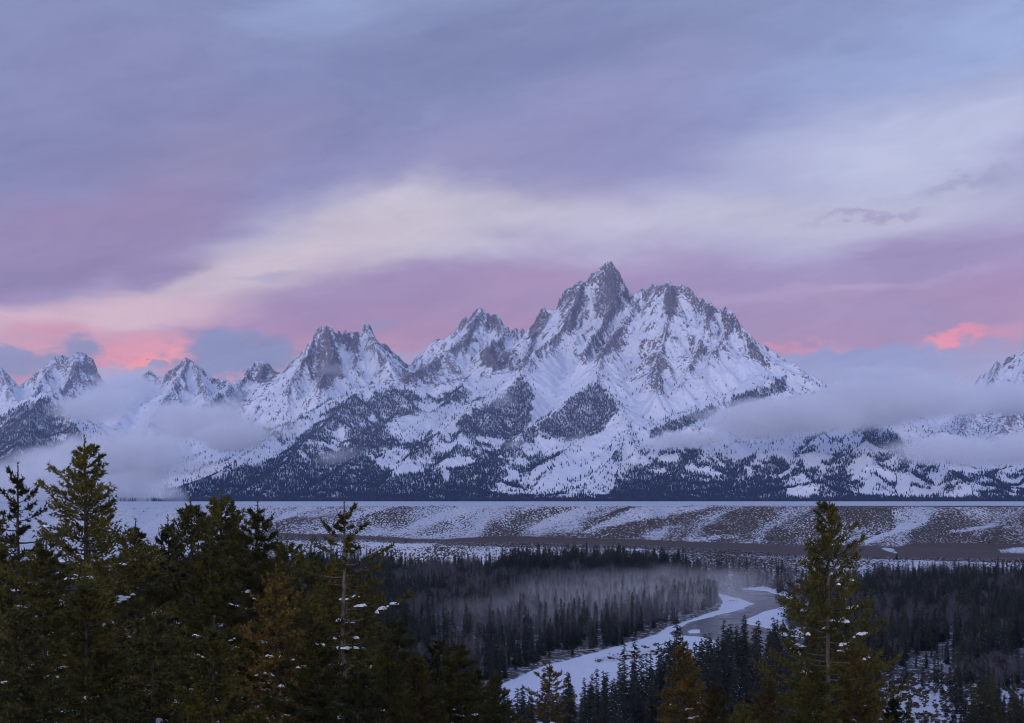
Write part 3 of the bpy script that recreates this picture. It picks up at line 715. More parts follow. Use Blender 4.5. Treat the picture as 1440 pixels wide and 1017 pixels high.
brown = garea([(380, 749), (480, 753), (620, 759), (700, 753), (900, 758), (1100, 766), (1260, 768), (1290, 762), (1420, 764), (1600, 766), (1600, 790), (1420, 786), (1250, 784), (1120, 781), (1040, 774), (900, 768), (700, 763), (560, 762), (400, 756)], 2)
brown = np.maximum(brown, .7 * garea([(360, 750), (460, 750), (560, 755), (620, 760), (520, 758), (380, 755)], 1.5))
snowp = garea([(1215, 766), (1250, 752), (1292, 742), (1300, 736), (1268, 735), (1255, 746), (1215, 760)], 2.0)
snowp = np.maximum(snowp, garea([(1255, 716), (1310, 716), (1300, 736), (1262, 738)], 5) * .6)
snowp = np.maximum(snowp, garea([(1335, 747), (1390, 738), (1395, 741), (1345, 750)], 1.5) * .8)
snowp = np.maximum(snowp, garea([(1405, 773), (1440, 769), (1600, 769), (1600, 777), (1410, 778)], 1.5) * .8)
snowp = np.maximum(snowp, garea([(1241, 770), (1256, 772), (1264, 777), (1261, 779), (1250, 775), (1240, 772)], .8))
snowp = np.maximum(snowp, garea([(640, 786), (700, 788), (705, 799), (600, 799), (600, 790)], 3) * .8)
snowp = np.maximum(snowp, garea([(500, 762), (560, 764), (620, 764), (600, 770), (520, 768)], 1.5) * .8)
snowp = np.maximum(snowp, garea([(960, 757), (1040, 750), (1045, 757), (980, 760)], 1.5) * .5)
for x0, x1, dx in ((340, 372, 0), (430, 456, 0), (520, 560, 0), (640, 690, 4), (815, 860, 4), (900, 1000, 6)):
    snowp = np.maximum(snowp, garea([(x0, 712), (x1, 712), (x1 - 30, 720), (x0 - 52, 742), (x0 - 80, 750), (x0 - 60, 738), (x0 - 20, 720)], 3.5) * .75)
darkp = garea([(830, 756), (880, 735), (950, 716), (1010, 716), (960, 732), (900, 752), (860, 758)], 4)
darkp = np.maximum(darkp, garea([(700, 750), (730, 725), (760, 714), (800, 714), (760, 735), (735, 752)], 4) * .6)
darkp = np.maximum(darkp, garea([(1275, 765), (1290, 745), (1330, 730), (1450, 728), (1450, 765)], 6) * .6)
sage = np.clip(sage + .28 * darkp, 0, 1) * (1 - .85 * snowp)
bar = sstep(-1.5, 1.5, poly_sd(wpx_.astype(np.float32), wpy_.astype(np.float32), [(835, 925), (870, 917), (900, 914), (950, 908), (962, 912), (920, 920), (880, 928), (838, 930)])) * near
knoll = np.exp(-(((gpx - 1330) / 150) ** 2 + ((gY - 640) / 110) ** 2)) * (gY > 400)
sage = np.where(near & (ice > -1), .02 + .45 * bar * sstep(-.2, .4, fs), sage)
sage = sage * (1 - .9 * knoll)
brown = brown * (1 - snowp); sage = np.where(gY > 1000, np.minimum(sage, .70 + .12 * fs), sage)
litter = np.where((gY < ty - 30) & (ice < 1), 1.0 - .72 * knoll, 0)

m_gr, t, b = new_mat('snowy_sagebrush_ground')
pos = t.node('ShaderNodeNewGeometry').outputs['Position']
sg = t.attr('sage'); br = t.attr('brown'); li = t.attr('litter'); ic = t.attr('ice')
ps = t.vm('MULTIPLY', pos, (1, .30, 1))
n1 = t.noise(ps, 1 / 2.3, 2, .6); n2 = t.noise(ps, 1 / 9.0, 4, .6)
nn = t.m('ADD', t.m('MULTIPLY', n1.outputs[0], .86), t.m('MULTIPLY', n2.outputs[0], .14))
th = t.m('ADD', t.m('MULTIPLY', sg, .36), t.m('MULTIPLY', nn, 1.0))
mk = t.ss(th, .635, .68)
snow = t.mix(n2.outputs[0], (.50, .53, .60, 1), (.62, .64, .71, 1))
bush = t.mix(n1.outputs[0], (.046, .034, .030, 1), (.095, .074, .062, 1))
grass = t.mix(n2.outputs[0], (.055, .039, .034, 1), (.105, .078, .066, 1))
base = t.mix(mk, snow, bush)
bm = t.ss(t.m('ADD', br, t.m('MULTIPLY', t.m('SUBTRACT', nn, .5), 2.0)), .35, .6)
base = t.mix(bm, base, grass)
lm = t.ss(t.m('ADD', t.m('MULTIPLY', li, .5), t.m('MULTIPLY', t.m('SUBTRACT', t.noise(pos, 1 / 3.5, 4, .65).outputs[0], .5), 1.5)), .30, .5)
base = t.mix(lm, base, (.05, .045, .04, 1))
base = t.mix(ic, base, t.mix(n2.outputs[0], (.60, .64, .74, 1), (.72, .75, .83, 1)))
t.put(b.inputs['Base Color'], base)
bp = t.node('ShaderNodeBump', {'Height': n1.outputs[0], 'Strength': .5, 'Distance': .8}); t.put(b.inputs['Normal'], bp)
icem = sstep(0, 1.5, ice) * (1 - bar) * near
gnd = grid_mesh('ground', gXm, gY, gZ, m_gr, {'sage': sage, 'brown': brown, 'litter': litter, 'ice': icem})
tag(gnd, 'snowy sagebrush bench, terraces and flood plain below the mountains', 'ground', kind='structure')

# river water
m_w, t, b = new_mat('cold_river_water')
pos = t.node('ShaderNodeNewGeometry').outputs['Position']
b.inputs['Base Color'].default_value = (.022, .032, .042, 1)
b.inputs['Roughness'].default_value = .12; b.inputs['Specular IOR Level'].default_value = .28; b.inputs['IOR'].default_value = 1.33
n1 = t.noise(t.vm('MULTIPLY', pos, (.25, 1, 1)), 1 / 1.6, 5, .65, .3); n2 = t.noise(pos, 1 / 22., 3, .5)
t.put(b.inputs['Roughness'], t.ss(n2.outputs[0], .35, .65, .08, .3))
bp = t.node('ShaderNodeBump', {'Height': n1.outputs[0], 'Strength': .9, 'Distance': .6}); t.put(b.inputs['Normal'], bp)
wx0, wx1 = 30.0, 480.0
me = bpy.data.meshes.new('river_water')
me.from_pydata([(60, 640, WATER), (260, 640, WATER), (330, 1700, WATER), (60, 1700, WATER)], [], [(0, 1, 2, 3)]); me.materials.append(m_w)
rw = link(bpy.data.objects.new('river_water', me)); tag(rw, 'dark slate river water winding between snowy banks', 'river', kind='structure')


_gy = GY; _gx = GX


def zat(px, Y):
    """ground height under photo column px at distance Y (bilinear)"""
    px = np.atleast_1d(np.asarray(px, float)); Y = np.atleast_1d(np.asarray(Y, float))
    i = np.clip(np.searchsorted(_gx, px) - 1, 0, len(_gx) - 2); j = np.clip(np.searchsorted(_gy, Y) - 1, 0, len(_gy) - 2)
    a_ = (px - _gx[i]) / (_gx[i + 1] - _gx[i]); b_ = (Y - _gy[j]) / (_gy[j + 1] - _gy[j])
    return (gZ[j, i] * (1 - a_) + gZ[j, i + 1] * a_) * (1 - b_) + (gZ[j + 1, i] * (1 - a_) + gZ[j + 1, i + 1] * a_) * b_


def sample(grid, px, Y):
    i = np.clip(np.searchsorted(_gx, px), 0, len(_gx) - 1); j = np.clip(np.searchsorted(_gy, Y), 0, len(_gy) - 1)
    return grid[j, i]
# ------------------------------------------------------------------ tree building
def foliage_mat(name, c1, c2, c3, rough=.75):
    m, t, b = new_mat(name)
    pos = t.node('ShaderNodeTexCoord').outputs['Object']
    oi = t.node('ShaderNodeObjectInfo').outputs['Random']
    n = t.noise(pos, .9, 4, .6); n2 = t.noise(pos, 7.0, 2, .6)
    c = t.mix(t.ss(n.outputs[0], .38, .62), c1, c2)
    c = t.mix(t.ss(t.m('ADD', n2.outputs[0], t.m('MULTIPLY', t.m('SUBTRACT', oi, .5), .12)), .52, .72), c, c3)
    hsv = t.node('ShaderNodeHueSaturation', {'Color': c, 'Value': t.m('MULTIPLY_ADD', oi, .7, .68)})
    t.put(b.inputs['Base Color'], hsv.outputs[0]); b.inputs['Roughness'].default_value = rough
    b.inputs['Specular IOR Level'].default_value = .15
    return m


M_FIR = foliage_mat('fir_needles', (.036, .041, .013, 1), (.080, .078, .019, 1), (.155, .120, .030, 1))
M_FIRB = foliage_mat('rusty_fir_needles', (.046, .040, .013, 1), (.092, .070, .020, 1), (.170, .104, .030, 1))
M_FIRD = foliage_mat('dark_fir_needles', (.020, .025, .011, 1), (.042, .044, .015, 1), (.080, .068, .022, 1))
M_SPR = foliage_mat('valley_spruce_needles', (.016, .022, .020, 1), (.026, .032, .025, 1), (.042, .042, .030, 1))
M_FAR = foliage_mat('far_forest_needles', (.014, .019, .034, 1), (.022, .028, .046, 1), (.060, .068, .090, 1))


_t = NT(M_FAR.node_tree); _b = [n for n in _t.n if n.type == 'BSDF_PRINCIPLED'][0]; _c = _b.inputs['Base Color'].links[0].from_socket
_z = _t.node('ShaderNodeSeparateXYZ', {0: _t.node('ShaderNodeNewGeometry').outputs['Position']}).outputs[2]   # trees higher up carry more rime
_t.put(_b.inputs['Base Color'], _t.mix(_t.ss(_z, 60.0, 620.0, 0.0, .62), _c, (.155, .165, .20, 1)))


def bark_mat(name, a_, b_):
    m, t, b = new_mat(name)
    pos = t.node('ShaderNodeTexCoord').outputs['Object']
    n = t.noise(t.vm('MULTIPLY', pos, (6, 6, 1.2)), 3.0, 5, .65)
    t.put(b.inputs['Base Color'], t.mix(t.ss(n.outputs[0], .35, .65), a_, b_)); b.inputs['Roughness'].default_value = .9
    return m


M_BARK = bark_mat('fir_bark', (.026, .021, .017, 1), (.065, .052, .043, 1))
M_BARKP = bark_mat('pale_fir_bark', (.07, .06, .052, 1), (.17, .145, .13, 1))
M_TWIG = bark_mat('cottonwood_bark', (.066, .064, .082, 1), (.145, .14, .162, 1))
M_WHITE = bark_mat('weathered_wood', (.26, .24, .24, 1), (.42, .39, .38, 1))
m_sn, t, b = new_mat('clinging_snow')
t.put(b.inputs['Base Color'], t.mix(t.noise(t.node('ShaderNodeTexCoord').outputs['Object'], 4, 3).outputs[0], (.72, .76, .86, 1), (.84, .86, .92, 1)))
M_SNOW = m_sn


class TB:
    """collects triangles"""
    def __init__(s): s.v = []; s.t = []; s.n = 0

    def add(s, V, T):
        V = np.asarray(V, dtype=np.float32).reshape(-1, 3); T = np.asarray(T, dtype=np.int32).reshape(-1, 3)
        s.v.append(V); s.t.append(T + s.n); s.n += len(V)

    def tube(s, pts, rad, k=5):
        pts = np.asarray(pts, float); rad = np.asarray(rad, float); n = len(pts)
        tan = np.gradient(pts, axis=0); tan /= np.linalg.norm(tan, axis=1)[:, None] + 1e-9
        ref = np.where(np.abs(tan[:, 2:3]) > .9, np.array([[1., 0, 0]]), np.array([[0, 0, 1.]]))
        a_ = np.cross(tan, ref); a_ /= np.linalg.norm(a_, axis=1)[:, None] + 1e-9; b_ = np.cross(tan, a_)
        ang = np.arange(k) * 2 * math.pi / k
        ring = pts[:, None] + rad[:, None, None] * (np.cos(ang)[None, :, None] * a_[:, None] + np.sin(ang)[None, :, None] * b_[:, None])
        T = []
        for i in range(n - 1):
            for j in range(k):
                p, q = i * k + j, i * k + (j + 1) % k
                T += [(p, q, q + k), (p, q + k, p + k)]
        s.add(ring.reshape(-1, 3), T)

    def mesh(s, name, mat, smooth=False):
        return tri_mesh(name, np.concatenate(s.v), np.concatenate(s.t), mat, smooth=smooth)


def needles(tb, P, D, ln, wd, rng, k=4, spread=.75):
    """P (n,3) twig points, D (n,3) twig directions -> k slim pointed blades at each"""
    n = len(P)
    if n == 0: return
    for _ in range(k):
        r = rng.normal(size=(n, 3)) * spread
        d = D + r; d /= np.linalg.norm(d, axis=1)[:, None] + 1e-9
        sd_ = np.cross(d, rng.normal(size=(n, 3))); sd_ /= np.linalg.norm(sd_, axis=1)[:, None] + 1e-9
        L = ln * (.6 + .8 * rng.random((n, 1))); W = wd * (.7 + .6 * rng.random((n, 1)))
        a_ = P - sd_ * W; b_ = P + sd_ * W; c_ = P + d * L
        V = np.stack([a_, b_, c_], 1).reshape(-1, 3)
        tb.add(V, np.arange(3 * n).reshape(-1, 3))


def make_fir(seed, H=18.0, Rad=2.6, nb=130, openness=.25, up=.35, prof=.85, blade=.115, bw=.019, base=.04, ragged=.35, dense=1.0, lean=0.0):
    """a fir: trunk, branches with side twigs that carry needles, snow caught on some branches"""
    rng = np.random.default_rng(seed)
    tr, fo, sn, br = TB(), TB(), TB(), TB()
    zs = np.linspace(0, H, 16)
    off = np.stack([np.cumsum(rng.normal(size=16) * .025) + lean * (zs / H) ** 2, np.cumsum(rng.normal(size=16) * .025)], 1)
    tp = np.column_stack([off, zs]); tr.tube(tp, .012 * H * (1 - zs / H) ** .8 + .012, 8)
    FP_, FD_ = [], []
    az = rng.random() * 6.28
    for i in range(nb):
        u = base + (1 - base) * ((i + rng.random()) / nb) ** .92
        z = u * H
        if z > H - .35: continue
        uu = z / H
        az += 2.399 + rng.normal() * .35
        L = Rad * math.tanh(prof * (H - z) / Rad) * (1 + min(1, (H - z) / 1.6) * ragged * (2 * rng.random() ** 1.2 - 1)) + .05
        if rng.random() < openness * .5: L *= .45
        sector = 1 + .22 * math.sin(az * 2 + uu * 9 + seed)
        L *= sector
        cx, cyy = np.interp(z, zs, off[:, 0]), np.interp(z, zs, off[:, 1])
        d = np.array([math.cos(az), math.sin(az), 0])
        m = max(5, int(L / .3) + 2)
        s = np.linspace(0, 1, m)
        rise = (up * (.25 + 1.5 * uu ** 3) + rng.normal() * .12)
        zc = rise * s ** 1.7 * L * .9 - .20 * (1 - uu) * np.sin(s * np.pi * .8) * L + (.25 if uu > .9 else 0) * s * L
        sway = np.cumsum(rng.normal(size=m)) * .03 * L
        side = np.array([-d[1], d[0], 0])
        P = np.array([cx, cyy, z]) + d * (s * L)[:, None] + side * sway[:, None] * s[:, None] + np.array([0, 0, 1.]) * zc[:, None]
        br.tube(P, (.007 + .011 * L) * (1 - s * .85), 4)
        # twigs
        nt = int(L * 15 * dense) + 4
        st = rng.random(nt) ** .72 * .88 + .12
        keep = rng.random(nt) > openness * .55; st = st[keep]; nt = len(st)
        Pi = np.stack([np.interp(st, s, P[:, k]) for k in range(3)], 1)
        T = np.gradient(P, axis=0); T /= np.linalg.norm(T, axis=1)[:, None]; Ti = np.stack([np.interp(st, s, T[:, k]) for k in range(3)], 1)
        sg = np.where(rng.random(nt) < .5, 1, -1)
        D = Ti * (.55 + .3 * rng.random((nt, 1))) + side * sg[:, None] * (.55 + .35 * rng.random((nt, 1))) + np.array([0, 0, 1.]) * (rng.normal(size=(nt, 1)) * .28 + .10)
        D /= np.linalg.norm(D, axis=1)[:, None]
        tl = (.16 + .34 * L * (1 - st) ** .6 * (.25 + st)) * (.6 + .8 * rng.random(nt))
        tl = np.minimum(tl, .75) * min(1, .30 + .75 * L)
        for q in np.linspace(.12, 1.0, 5):
            FP_.append(Pi + D * (tl * q)[:, None] + rng.normal(size=(nt, 3)) * .025); FD_.append(D)
        # needles along the branch tip
        s2 = np.linspace(.45, 1, max(4, int(L * 6))); Q = np.stack([np.interp(s2, s, P[:, k]) for k in range(3)], 1)
        FP_.append(Q); FD_.append(np.stack([np.interp(s2, s, T[:, k]) for k in range(3)], 1))
        # snow caught on the branch
        if uu < .80 and rng.random() < .32:
            sb = .4 + .45 * rng.random()
            for _ in range(rng.integers(2, 7)):
                s0 = sb + rng.normal() * .07; c0 = np.array([np.interp(s0, s, P[:, k]) for k in range(3)]) + [0, 0, .10]
                c0 = c0 + side * rng.normal() * .15
                rx, ry, rz = .05 + .15 * rng.random() ** 2, .05 + .10 * rng.random(), .03 + .04 * rng.random()
                th = np.linspace(0, 2 * math.pi, 8, endpoint=False); jj = 1 + .35 * rng.normal(size=8)
                ring0 = c0 + (np.cos(th) * rx * jj)[:, None] * d + (np.sin(th) * ry * jj)[:, None] * side - np.array([0, 0, rz * .6])
                ring1 = c0 + (np.cos(th) * rx * .6 * jj)[:, None] * d + (np.sin(th) * ry * .6 * jj)[:, None] * side + np.array([0, 0, rz * .5])
                V = np.concatenate([ring0, ring1, [c0 + [0, 0, rz]]]); T_ = []
                for a0 in range(8):
                    b0 = (a0 + 1) % 8; T_ += [(a0, b0, b0 + 8), (a0, b0 + 8, a0 + 8), (a0 + 8, b0 + 8, 16)]
                sn.add(V, T_)
    P = np.concatenate(FP_); D = np.concatenate(FD_)
    needles(fo, P, D, blade, bw, rng, 5, .6)
    # leader
    zz = np.linspace(H - .9, H + .05, 12); needles(fo, np.column_stack([np.interp(zz, zs, off[:, 0]), np.interp(zz, zs, off[:, 1]), zz]), np.tile([0, 0, 1.], (12, 1)), .12, .02, rng, 5, .7)
    # branches join the trunk mesh
    tr.v += br.v; tr.t += [x + tr.n for x in br.t]; tr.n += br.n
    return tr, fo, sn


def tree_object(name, trunk_me, crown_me, snow_me=None, loc=(0, 0, 0), rz=0.0, sc=1.0, mat=None):
    o = bpy.data.objects.new(name, None); COL.objects.link(o); o.empty_display_size = .5
    o.location = loc; o.rotation_euler = (0, 0, rz); o.scale = (sc, sc, sc) if not isinstance(sc, tuple) else sc
    link(bpy.data.objects.new('trunk', trunk_me), o)
    if crown_me:
        c = link(bpy.data.objects.new('crown', crown_me), o)
        if mat:
            c.material_slots[0].link = 'OBJECT'; c.material_slots[0].material = mat
    if snow_me: link(bpy.data.objects.new('snow', snow_me), o)['kind'] = 'stuff'
    return o


KIND = {}
# nb / openness / radius set the character of each kind
specs = {
    'open': dict(seed=3, H=18, Rad=3.1, nb=230, openness=.50, up=.34, prof=.52, ragged=.38, dense=1.15, base=.10),
    'full': dict(seed=11, H=16, Rad=2.5, nb=240, openness=.30, up=.30, prof=.41, ragged=.32, dense=1.25, base=.05),
    'slim': dict(seed=19, H=16, Rad=1.7, nb=210, openness=.30, up=.26, prof=.36, ragged=.30, dense=1.25, base=.05),
    'blunt': dict(seed=27, H=15, Rad=2.0, nb=220, openness=.30, up=.36, prof=.56, ragged=.35, dense=1.15, base=.05),
    'thin': dict(seed=35, H=15, Rad=2.5, nb=160, openness=.75, up=.30, prof=.42, ragged=.5, dense=.85, base=.10),
    'wide': dict(seed=43, H=17, Rad=3.0, nb=220, openness=.40, up=.30, prof=.44, ragged=.40, dense=1.1, base=.08),
}
for k_, s_ in specs.items():
    tr_, fo_, sn_ = make_fir(**s_)
    KIND[k_] = (tr_.mesh('trunk', M_BARK, True), fo_.mesh('crown', M_FIR), sn_.mesh('snow_cap', M_SNOW, True) if sn_.n else None, s_['H'])

# foreground: column of the top, row of the top, distance, height of tree, kind, needle material, label
FG = [
    (122, 617, 56, 19, 'open', M_FIR, 'tallest open-branched fir at the far left standing against the white mist'),
    (22, 655, 74, 17, 'thin', M_FIRD, 'sparse thin fir left of the tallest fir, its open twigs against the mist'),
    (-12, 690, 62, 16, 'full', M_FIR, 'dense fir cut off by the left edge of the view, top just above the snowfield'),
    (62, 752, 48, 14, 'slim', M_FIR, 'bushy olive fir right in front of the sparse thin fir at the left'),
    (186, 733, 64, 15, 'slim', M_FIRD, 'narrow dark fir between the tallest left fir and the dense round-topped fir'),
    (243, 728, 78, 15, 'slim', M_FIRD, 'slim dark fir spire touching the left side of the dense round-topped fir'),
    (270, 706, 76, 17, 'blunt', M_FIRD, 'dark fir with a blunt shaggy top, left half of the tall dense clump'),
    (306, 694, 80, 18, 'blunt', M_FIR, 'broad fir with dense rounded top standing highest in the dark clump'),
    (334, 722, 82, 17, 'slim', M_FIRD, 'dark fir filling the right shoulder of the tall dense clump'),
    (356, 706, 66, 16, 'slim', M_FIR, 'pointed narrow fir right of the tall dense clump, tip above the snowy plain'),
    (294, 758, 50, 14, 'slim', M_FIR, 'olive fir with pointed crown in front of the tall dense clump'),
    (408, 758, 72, 14, 'blunt', M_FIR, 'rounded olive fir between the pointed narrow fir and the bare-tipped fir'),
    (436, 772, 80, 14, 'blunt', M_FIRD, 'low dark fir with blunt top close left of the bare-tipped fir'),
    (389, 796, 50, 13, 'slim', M_FIRB, 'rusty brown fir with narrow top in front of the rounded olive fir'),
    (487, 706, 60, 17, 'thin', M_FIR, 'fir with a sparse bare-looking tip rising above the snowy bench, left of center'),
    (462, 785, 64, 14, 'slim', M_FIR, 'full olive fir hugging the left side of the bare-tipped fir'),
    (514, 800, 70, 13, 'slim', M_FIRB, 'brown-green fir hugging the right side of the bare-tipped fir'),
    (562, 866, 54, 11, 'full', M_FIRD, 'dark fir lower on the slope right of the bare-tipped fir'),
    (536, 900, 48, 11, 'full', M_FIR, 'snow flecked fir low in front of the dark slope fir'),
    (620, 893, 66, 11, 'slim', M_FIRD, 'narrow fir in the row descending toward the frozen river, the taller left one'),
    (646, 899, 60, 10, 'full', M_FIR, 'olive fir in the row descending toward the frozen river, next to the narrow one'),
    (692, 945, 52, 9, 'full', M_FIRD, 'small dark fir at the lower right end of the descending left row'),
    (590, 915, 50, 10, 'full', M_FIRB, 'rusty fir in the middle of the descending left row'),
    (668, 935, 62, 9, 'full', M_FIR, 'small olive fir just left of the last fir in the descending row'),
    (435, 868, 40, 12, 'full', M_FIR, 'wide olive fir low in front below the bare-tipped fir'),
    (130, 812, 40, 13, 'full', M_FIR, 'bushy fir in front of the tallest left fir, flecked with snow'),
    (215, 852, 38, 12, 'full', M_FIRD, 'dark snow-spotted fir low between the tallest fir and the dense clump'),
    (20, 850, 36, 12, 'full', M_FIRD, 'dark fir in the bottom left corner'),
    (310, 872, 36, 12, 'full', M_FIR, 'low olive fir at the bottom edge below the dense clump'),
    (500, 935, 36, 10, 'full', M_FIRD, 'dark fir at the bottom edge below the snow flecked fir'),
    (772, 928, 62, 9, 'thin', M_FIRB, 'nearly bare fir with pale crooked top in front of the frozen river'),
    (966, 896, 66, 11, 'slim', M_FIRB, 'rusty orange fir with snowy tip in front of the open river'),
    (1004, 958, 60, 9, 'full', M_FIRB, 'short rusty fir beside the snowy-tipped orange fir'),
    (1165, 698, 64, 20, 'open', M_FIR, 'tall lone fir at the right with layered open branches and pale trunk'),
    (1082, 948, 50, 9, 'wide', M_FIRB, 'low open fir left of the tall lone fir with thin dead twigs'),
    (1140, 930, 46, 10, 'full', M_FIR, 'full olive fir at the foot of the tall lone fir, left side'),
    (1205, 905, 48, 10, 'full', M_FIRB, 'brown-tinged fir at the foot of the tall lone fir, right side'),
    (1050, 985, 44, 8, 'full', M_FIR, 'small fir at the bottom edge left of the lone fir'),
    (1252, 978, 50, 8, 'full', M_FIRD, 'small dark fir at the bottom edge right of the lone fir'),
]
for i, (px, py, Yd, Ht, kd, mt, lab) in enumerate(FG):
    tm, cm, sm, H0 = KIND[kd]
    x = (px - CX) / F * Yd; ztop = (HY - py) / F * Yd; sc = Ht / H0
    zb = ztop - Ht; zg = float(zat(px, Yd)[0])
    if zb > zg:                     # the trunk has to reach the hillside
        sc = (ztop - zg + .25) / H0; sc = (min(sc, Ht / H0 * 1.15),) * 2 + (sc,)
        zb = zg - .25
    else: sc = (sc,) * 3
    if px == 1165: sc = (sc[0] * .80, sc[1] * .80, sc[2])
    o = tree_object('fir_tree', tm, cm, sm, (x, Yd, zb), rng_ if (rng_ := (i * 2.17) % 6.28) else 0, sc, mt)
    if px in (1165, 487, 772):
        for c_ in o.children:
            if c_.name.startswith('trunk'): c_.material_slots[0].link = 'OBJECT'; c_.material_slots[0].material = M_BARKP
    tag(o, lab, 'fir tree', 'firs on the near hillside')


# ------------------------------------------------------------------ valley trees
def make_spruce(seed, H=22.0, Rad=3.2, tiers=34, per=9, snow=.0):
    rng = np.random.default_rng(seed); tr, fo, sn = TB(), TB(), TB()
    tr.tube([(0, 0, 0), (0, 0, H * .5), (0, 0, H)], [.22, .14, .02], 5)
    P = []
    for i in range(tiers):
        u = .06 + .92 * (i / tiers)
        for j in range(max(4, int(per * (1 - u * .5)))):
            az = rng.random() * 6.28; L = Rad * (1 - u) ** .85 * (.55 + .75 * rng.random()) + .25
            d = np.array([math.cos(az), math.sin(az), -.35 + rng.normal() * .18]); sd_ = np.array([-d[1], d[0], 0])
            p = np.array([0, 0, u * H + rng.normal() * .2]); w = .22 * L + .12
            mid = p + d * L * .55; tip = p + d * L + [0, 0, .12 * L]
            V = [p, mid + sd_ * w + [0, 0, -.15], tip, mid - sd_ * w + [0, 0, -.15], mid + [0, 0, .16]]
            fo.add(V, [(0, 1, 4), (1, 2, 4), (2, 3, 4), (3, 0, 4)])
            for q in range(3):
                c = p + d * L * (.4 + .3 * q) + rng.normal(size=3) * .12; dd = d + rng.normal(size=3) * .5
                s2 = np.cross(dd, rng.normal(size=3)); s2 /= np.linalg.norm(s2)
                fo.add([c - s2 * .12, c + s2 * .12, c + dd * .55], [(0, 1, 2)])
            if rng.random() < snow:
                c = p + d * L * (.5 + .4 * rng.random()) + [0, 0, .2]; r = .08 + .14 * rng.random()
                sn.add([c + [r, 0, 0], c + [0, r, 0], c - [r, 0, 0], c - [0, r, 0], c + [0, 0, r * .6]], [(0, 1, 4), (1, 2, 4), (2, 3, 4), (3, 0, 4)])
    return tr, fo, sn


def make_bare(seed, H=17.0, tw=.05, spread=.42):
    rng = np.random.default_rng(seed); tr = TB(); cr = TB()

    def grow(p, d, L, r, lev, tb):
        n = 4; pts = [p]
        for i in range(n):
            d = d + rng.normal(size=3) * .13; d[2] += .06; d = d / np.linalg.norm(d); pts.append(pts[-1] + d * L / n)
        tb.tube(pts, np.linspace(r, r * .55, n + 1), 5 if lev == 0 else 3)
        if lev >= 4: return
        kids = [5, 5, 5, 4][lev]
        for c in range(kids):
            s = .35 + .65 * (c + rng.random()) / kids; i = min(int(s * n), n - 1)
            q = pts[i] + (pts[i + 1] - pts[i]) * (s * n - i)
            a_ = rng.random() * 6.28; sp = spread + .25 * rng.random()
            e = np.cross(d, [math.cos(a_), math.sin(a_), .2]); e /= np.linalg.norm(e) + 1e-9
            nd = d * math.cos(sp) + e * math.sin(sp)
            grow(q, nd, L * (.50 + .16 * rng.random()), max(r * .52, tw * .55), lev + 1, cr)
    grow(np.array([0, 0, 0.]), np.array([rng.normal() * .05, rng.normal() * .05, 1.]), H * .62, .17, 0, tr)
    return tr, cr


SP = []
for s_, h_, r_0, sn0 in ((1, 22, 3.3, .07), (2, 24, 2.5, .05), (3, 17, 3.6, .0), (4, 20, 2.4, .22)):
    a_, b_, c_ = make_spruce(s_, h_, r_0, snow=sn0)
    nf_, ns_ = sum(map(len, b_.t)), sum(map(len, c_.t))
    b_.v += c_.v; b_.t += [x + b_.n for x in c_.t]; b_.n += c_.n
    SP.append((a_.mesh('trunk', M_BARK), tri_mesh('crown', np.concatenate(b_.v), np.concatenate(b_.t), [M_SPR, M_SNOW], midx=[0] * nf_ + [1] * ns_), None, h_))
BT = []
for s_, h_ in ((5, 17), (6, 19), (7, 14)):
    a_, b_ = make_bare(s_, h_)
    BT.append((a_.mesh('trunk', M_TWIG), b_.mesh('crown', M_TWIG), None, h_))

rng = np.random.default_rng(99)


def scatter_region(poly, spacing, ymin=470, ymax=1900, jit=1.0):
    """tree feet on the ground inside an outline"""
    xs = [p[0] for p in poly]
    n = int((ymax - ymin) * (max(xs) - min(xs)) / F * (ymax + ymin) / 2 / spacing ** 2)
    u = rng.random(n); Yc = np.sqrt(ymin ** 2 + u * (ymax ** 2 - ymin ** 2)); pxc = min(xs) + rng.random(n) * (max(xs) - min(xs))
    z = zat(pxc, Yc); pyc = HY - F * z / Yc + 9 * fbm(pxc / 45, Yc / 200, 3, 1234)
    ok = poly_sd(pxc.astype(np.float32), pyc.astype(np.float32), poly) > 0
    ok &= sample(riv, pxc, Yc) < -1.5
    return pxc[ok], Yc[ok], z[ok]


conif, bare = [], []


def plant(lst, reg, frac_noise=None, hs=1.0, keep=1.0, warm=0):
    pxc, Yc, z = reg
    for a_, b_, c_ in zip(pxc, Yc, z):
        if rng.random() < keep: lst.append((a_, b_, c_, hs * (.48 + .62 * rng.random()) * (1 + .45 * float(fbm(np.array([a_ / 38.0]), np.array([b_ / 70.0]), 2, 77)[0]))))


LEFTF = [(-80, 805), (560, 800), (700, 799), (800, 802), (900, 808), (1000, 830), (1006, 838), (1010, 852), (980, 862), (955, 872), (935, 880), (920, 888), (890, 897), (840, 911), (800, 922), (765, 931), (735, 944), (690, 965), (640, 1060), (-80, 1400)]
DARKST = [(700, 799), (760, 797), (860, 797), (985, 806), (985, 818), (900, 816), (800, 812), (704, 812)]
FRONT = [(640, 1085), (700, 1040), (760, 1030), (850, 1012), (900, 990), (940, 975), (1000, 962), (1040, 952), (1100, 945), (1200, 960), (1200, 1400), (600, 1400)]
RIGHT = [(1105, 893), (1110, 870), (1190, 860), (1208, 832), (1225, 816), (1440, 812), (1700, 812), (1700, 1300), (1200, 1300), (1130, 960), (1105, 930)]
CLEAR = [[(1205, 1000), (1238, 955), (1290, 926), (1335, 898), (1352, 935), (1338, 975), (1345, 1075), (1225, 1075)], [(1345, 985), (1372, 955), (1380, 990), (1355, 1000)], [(1415, 975), (1470, 960), (1470, 1010), (1425, 1010)], [(1420, 925), (1450, 915), (1450, 935), (1425, 940)]]
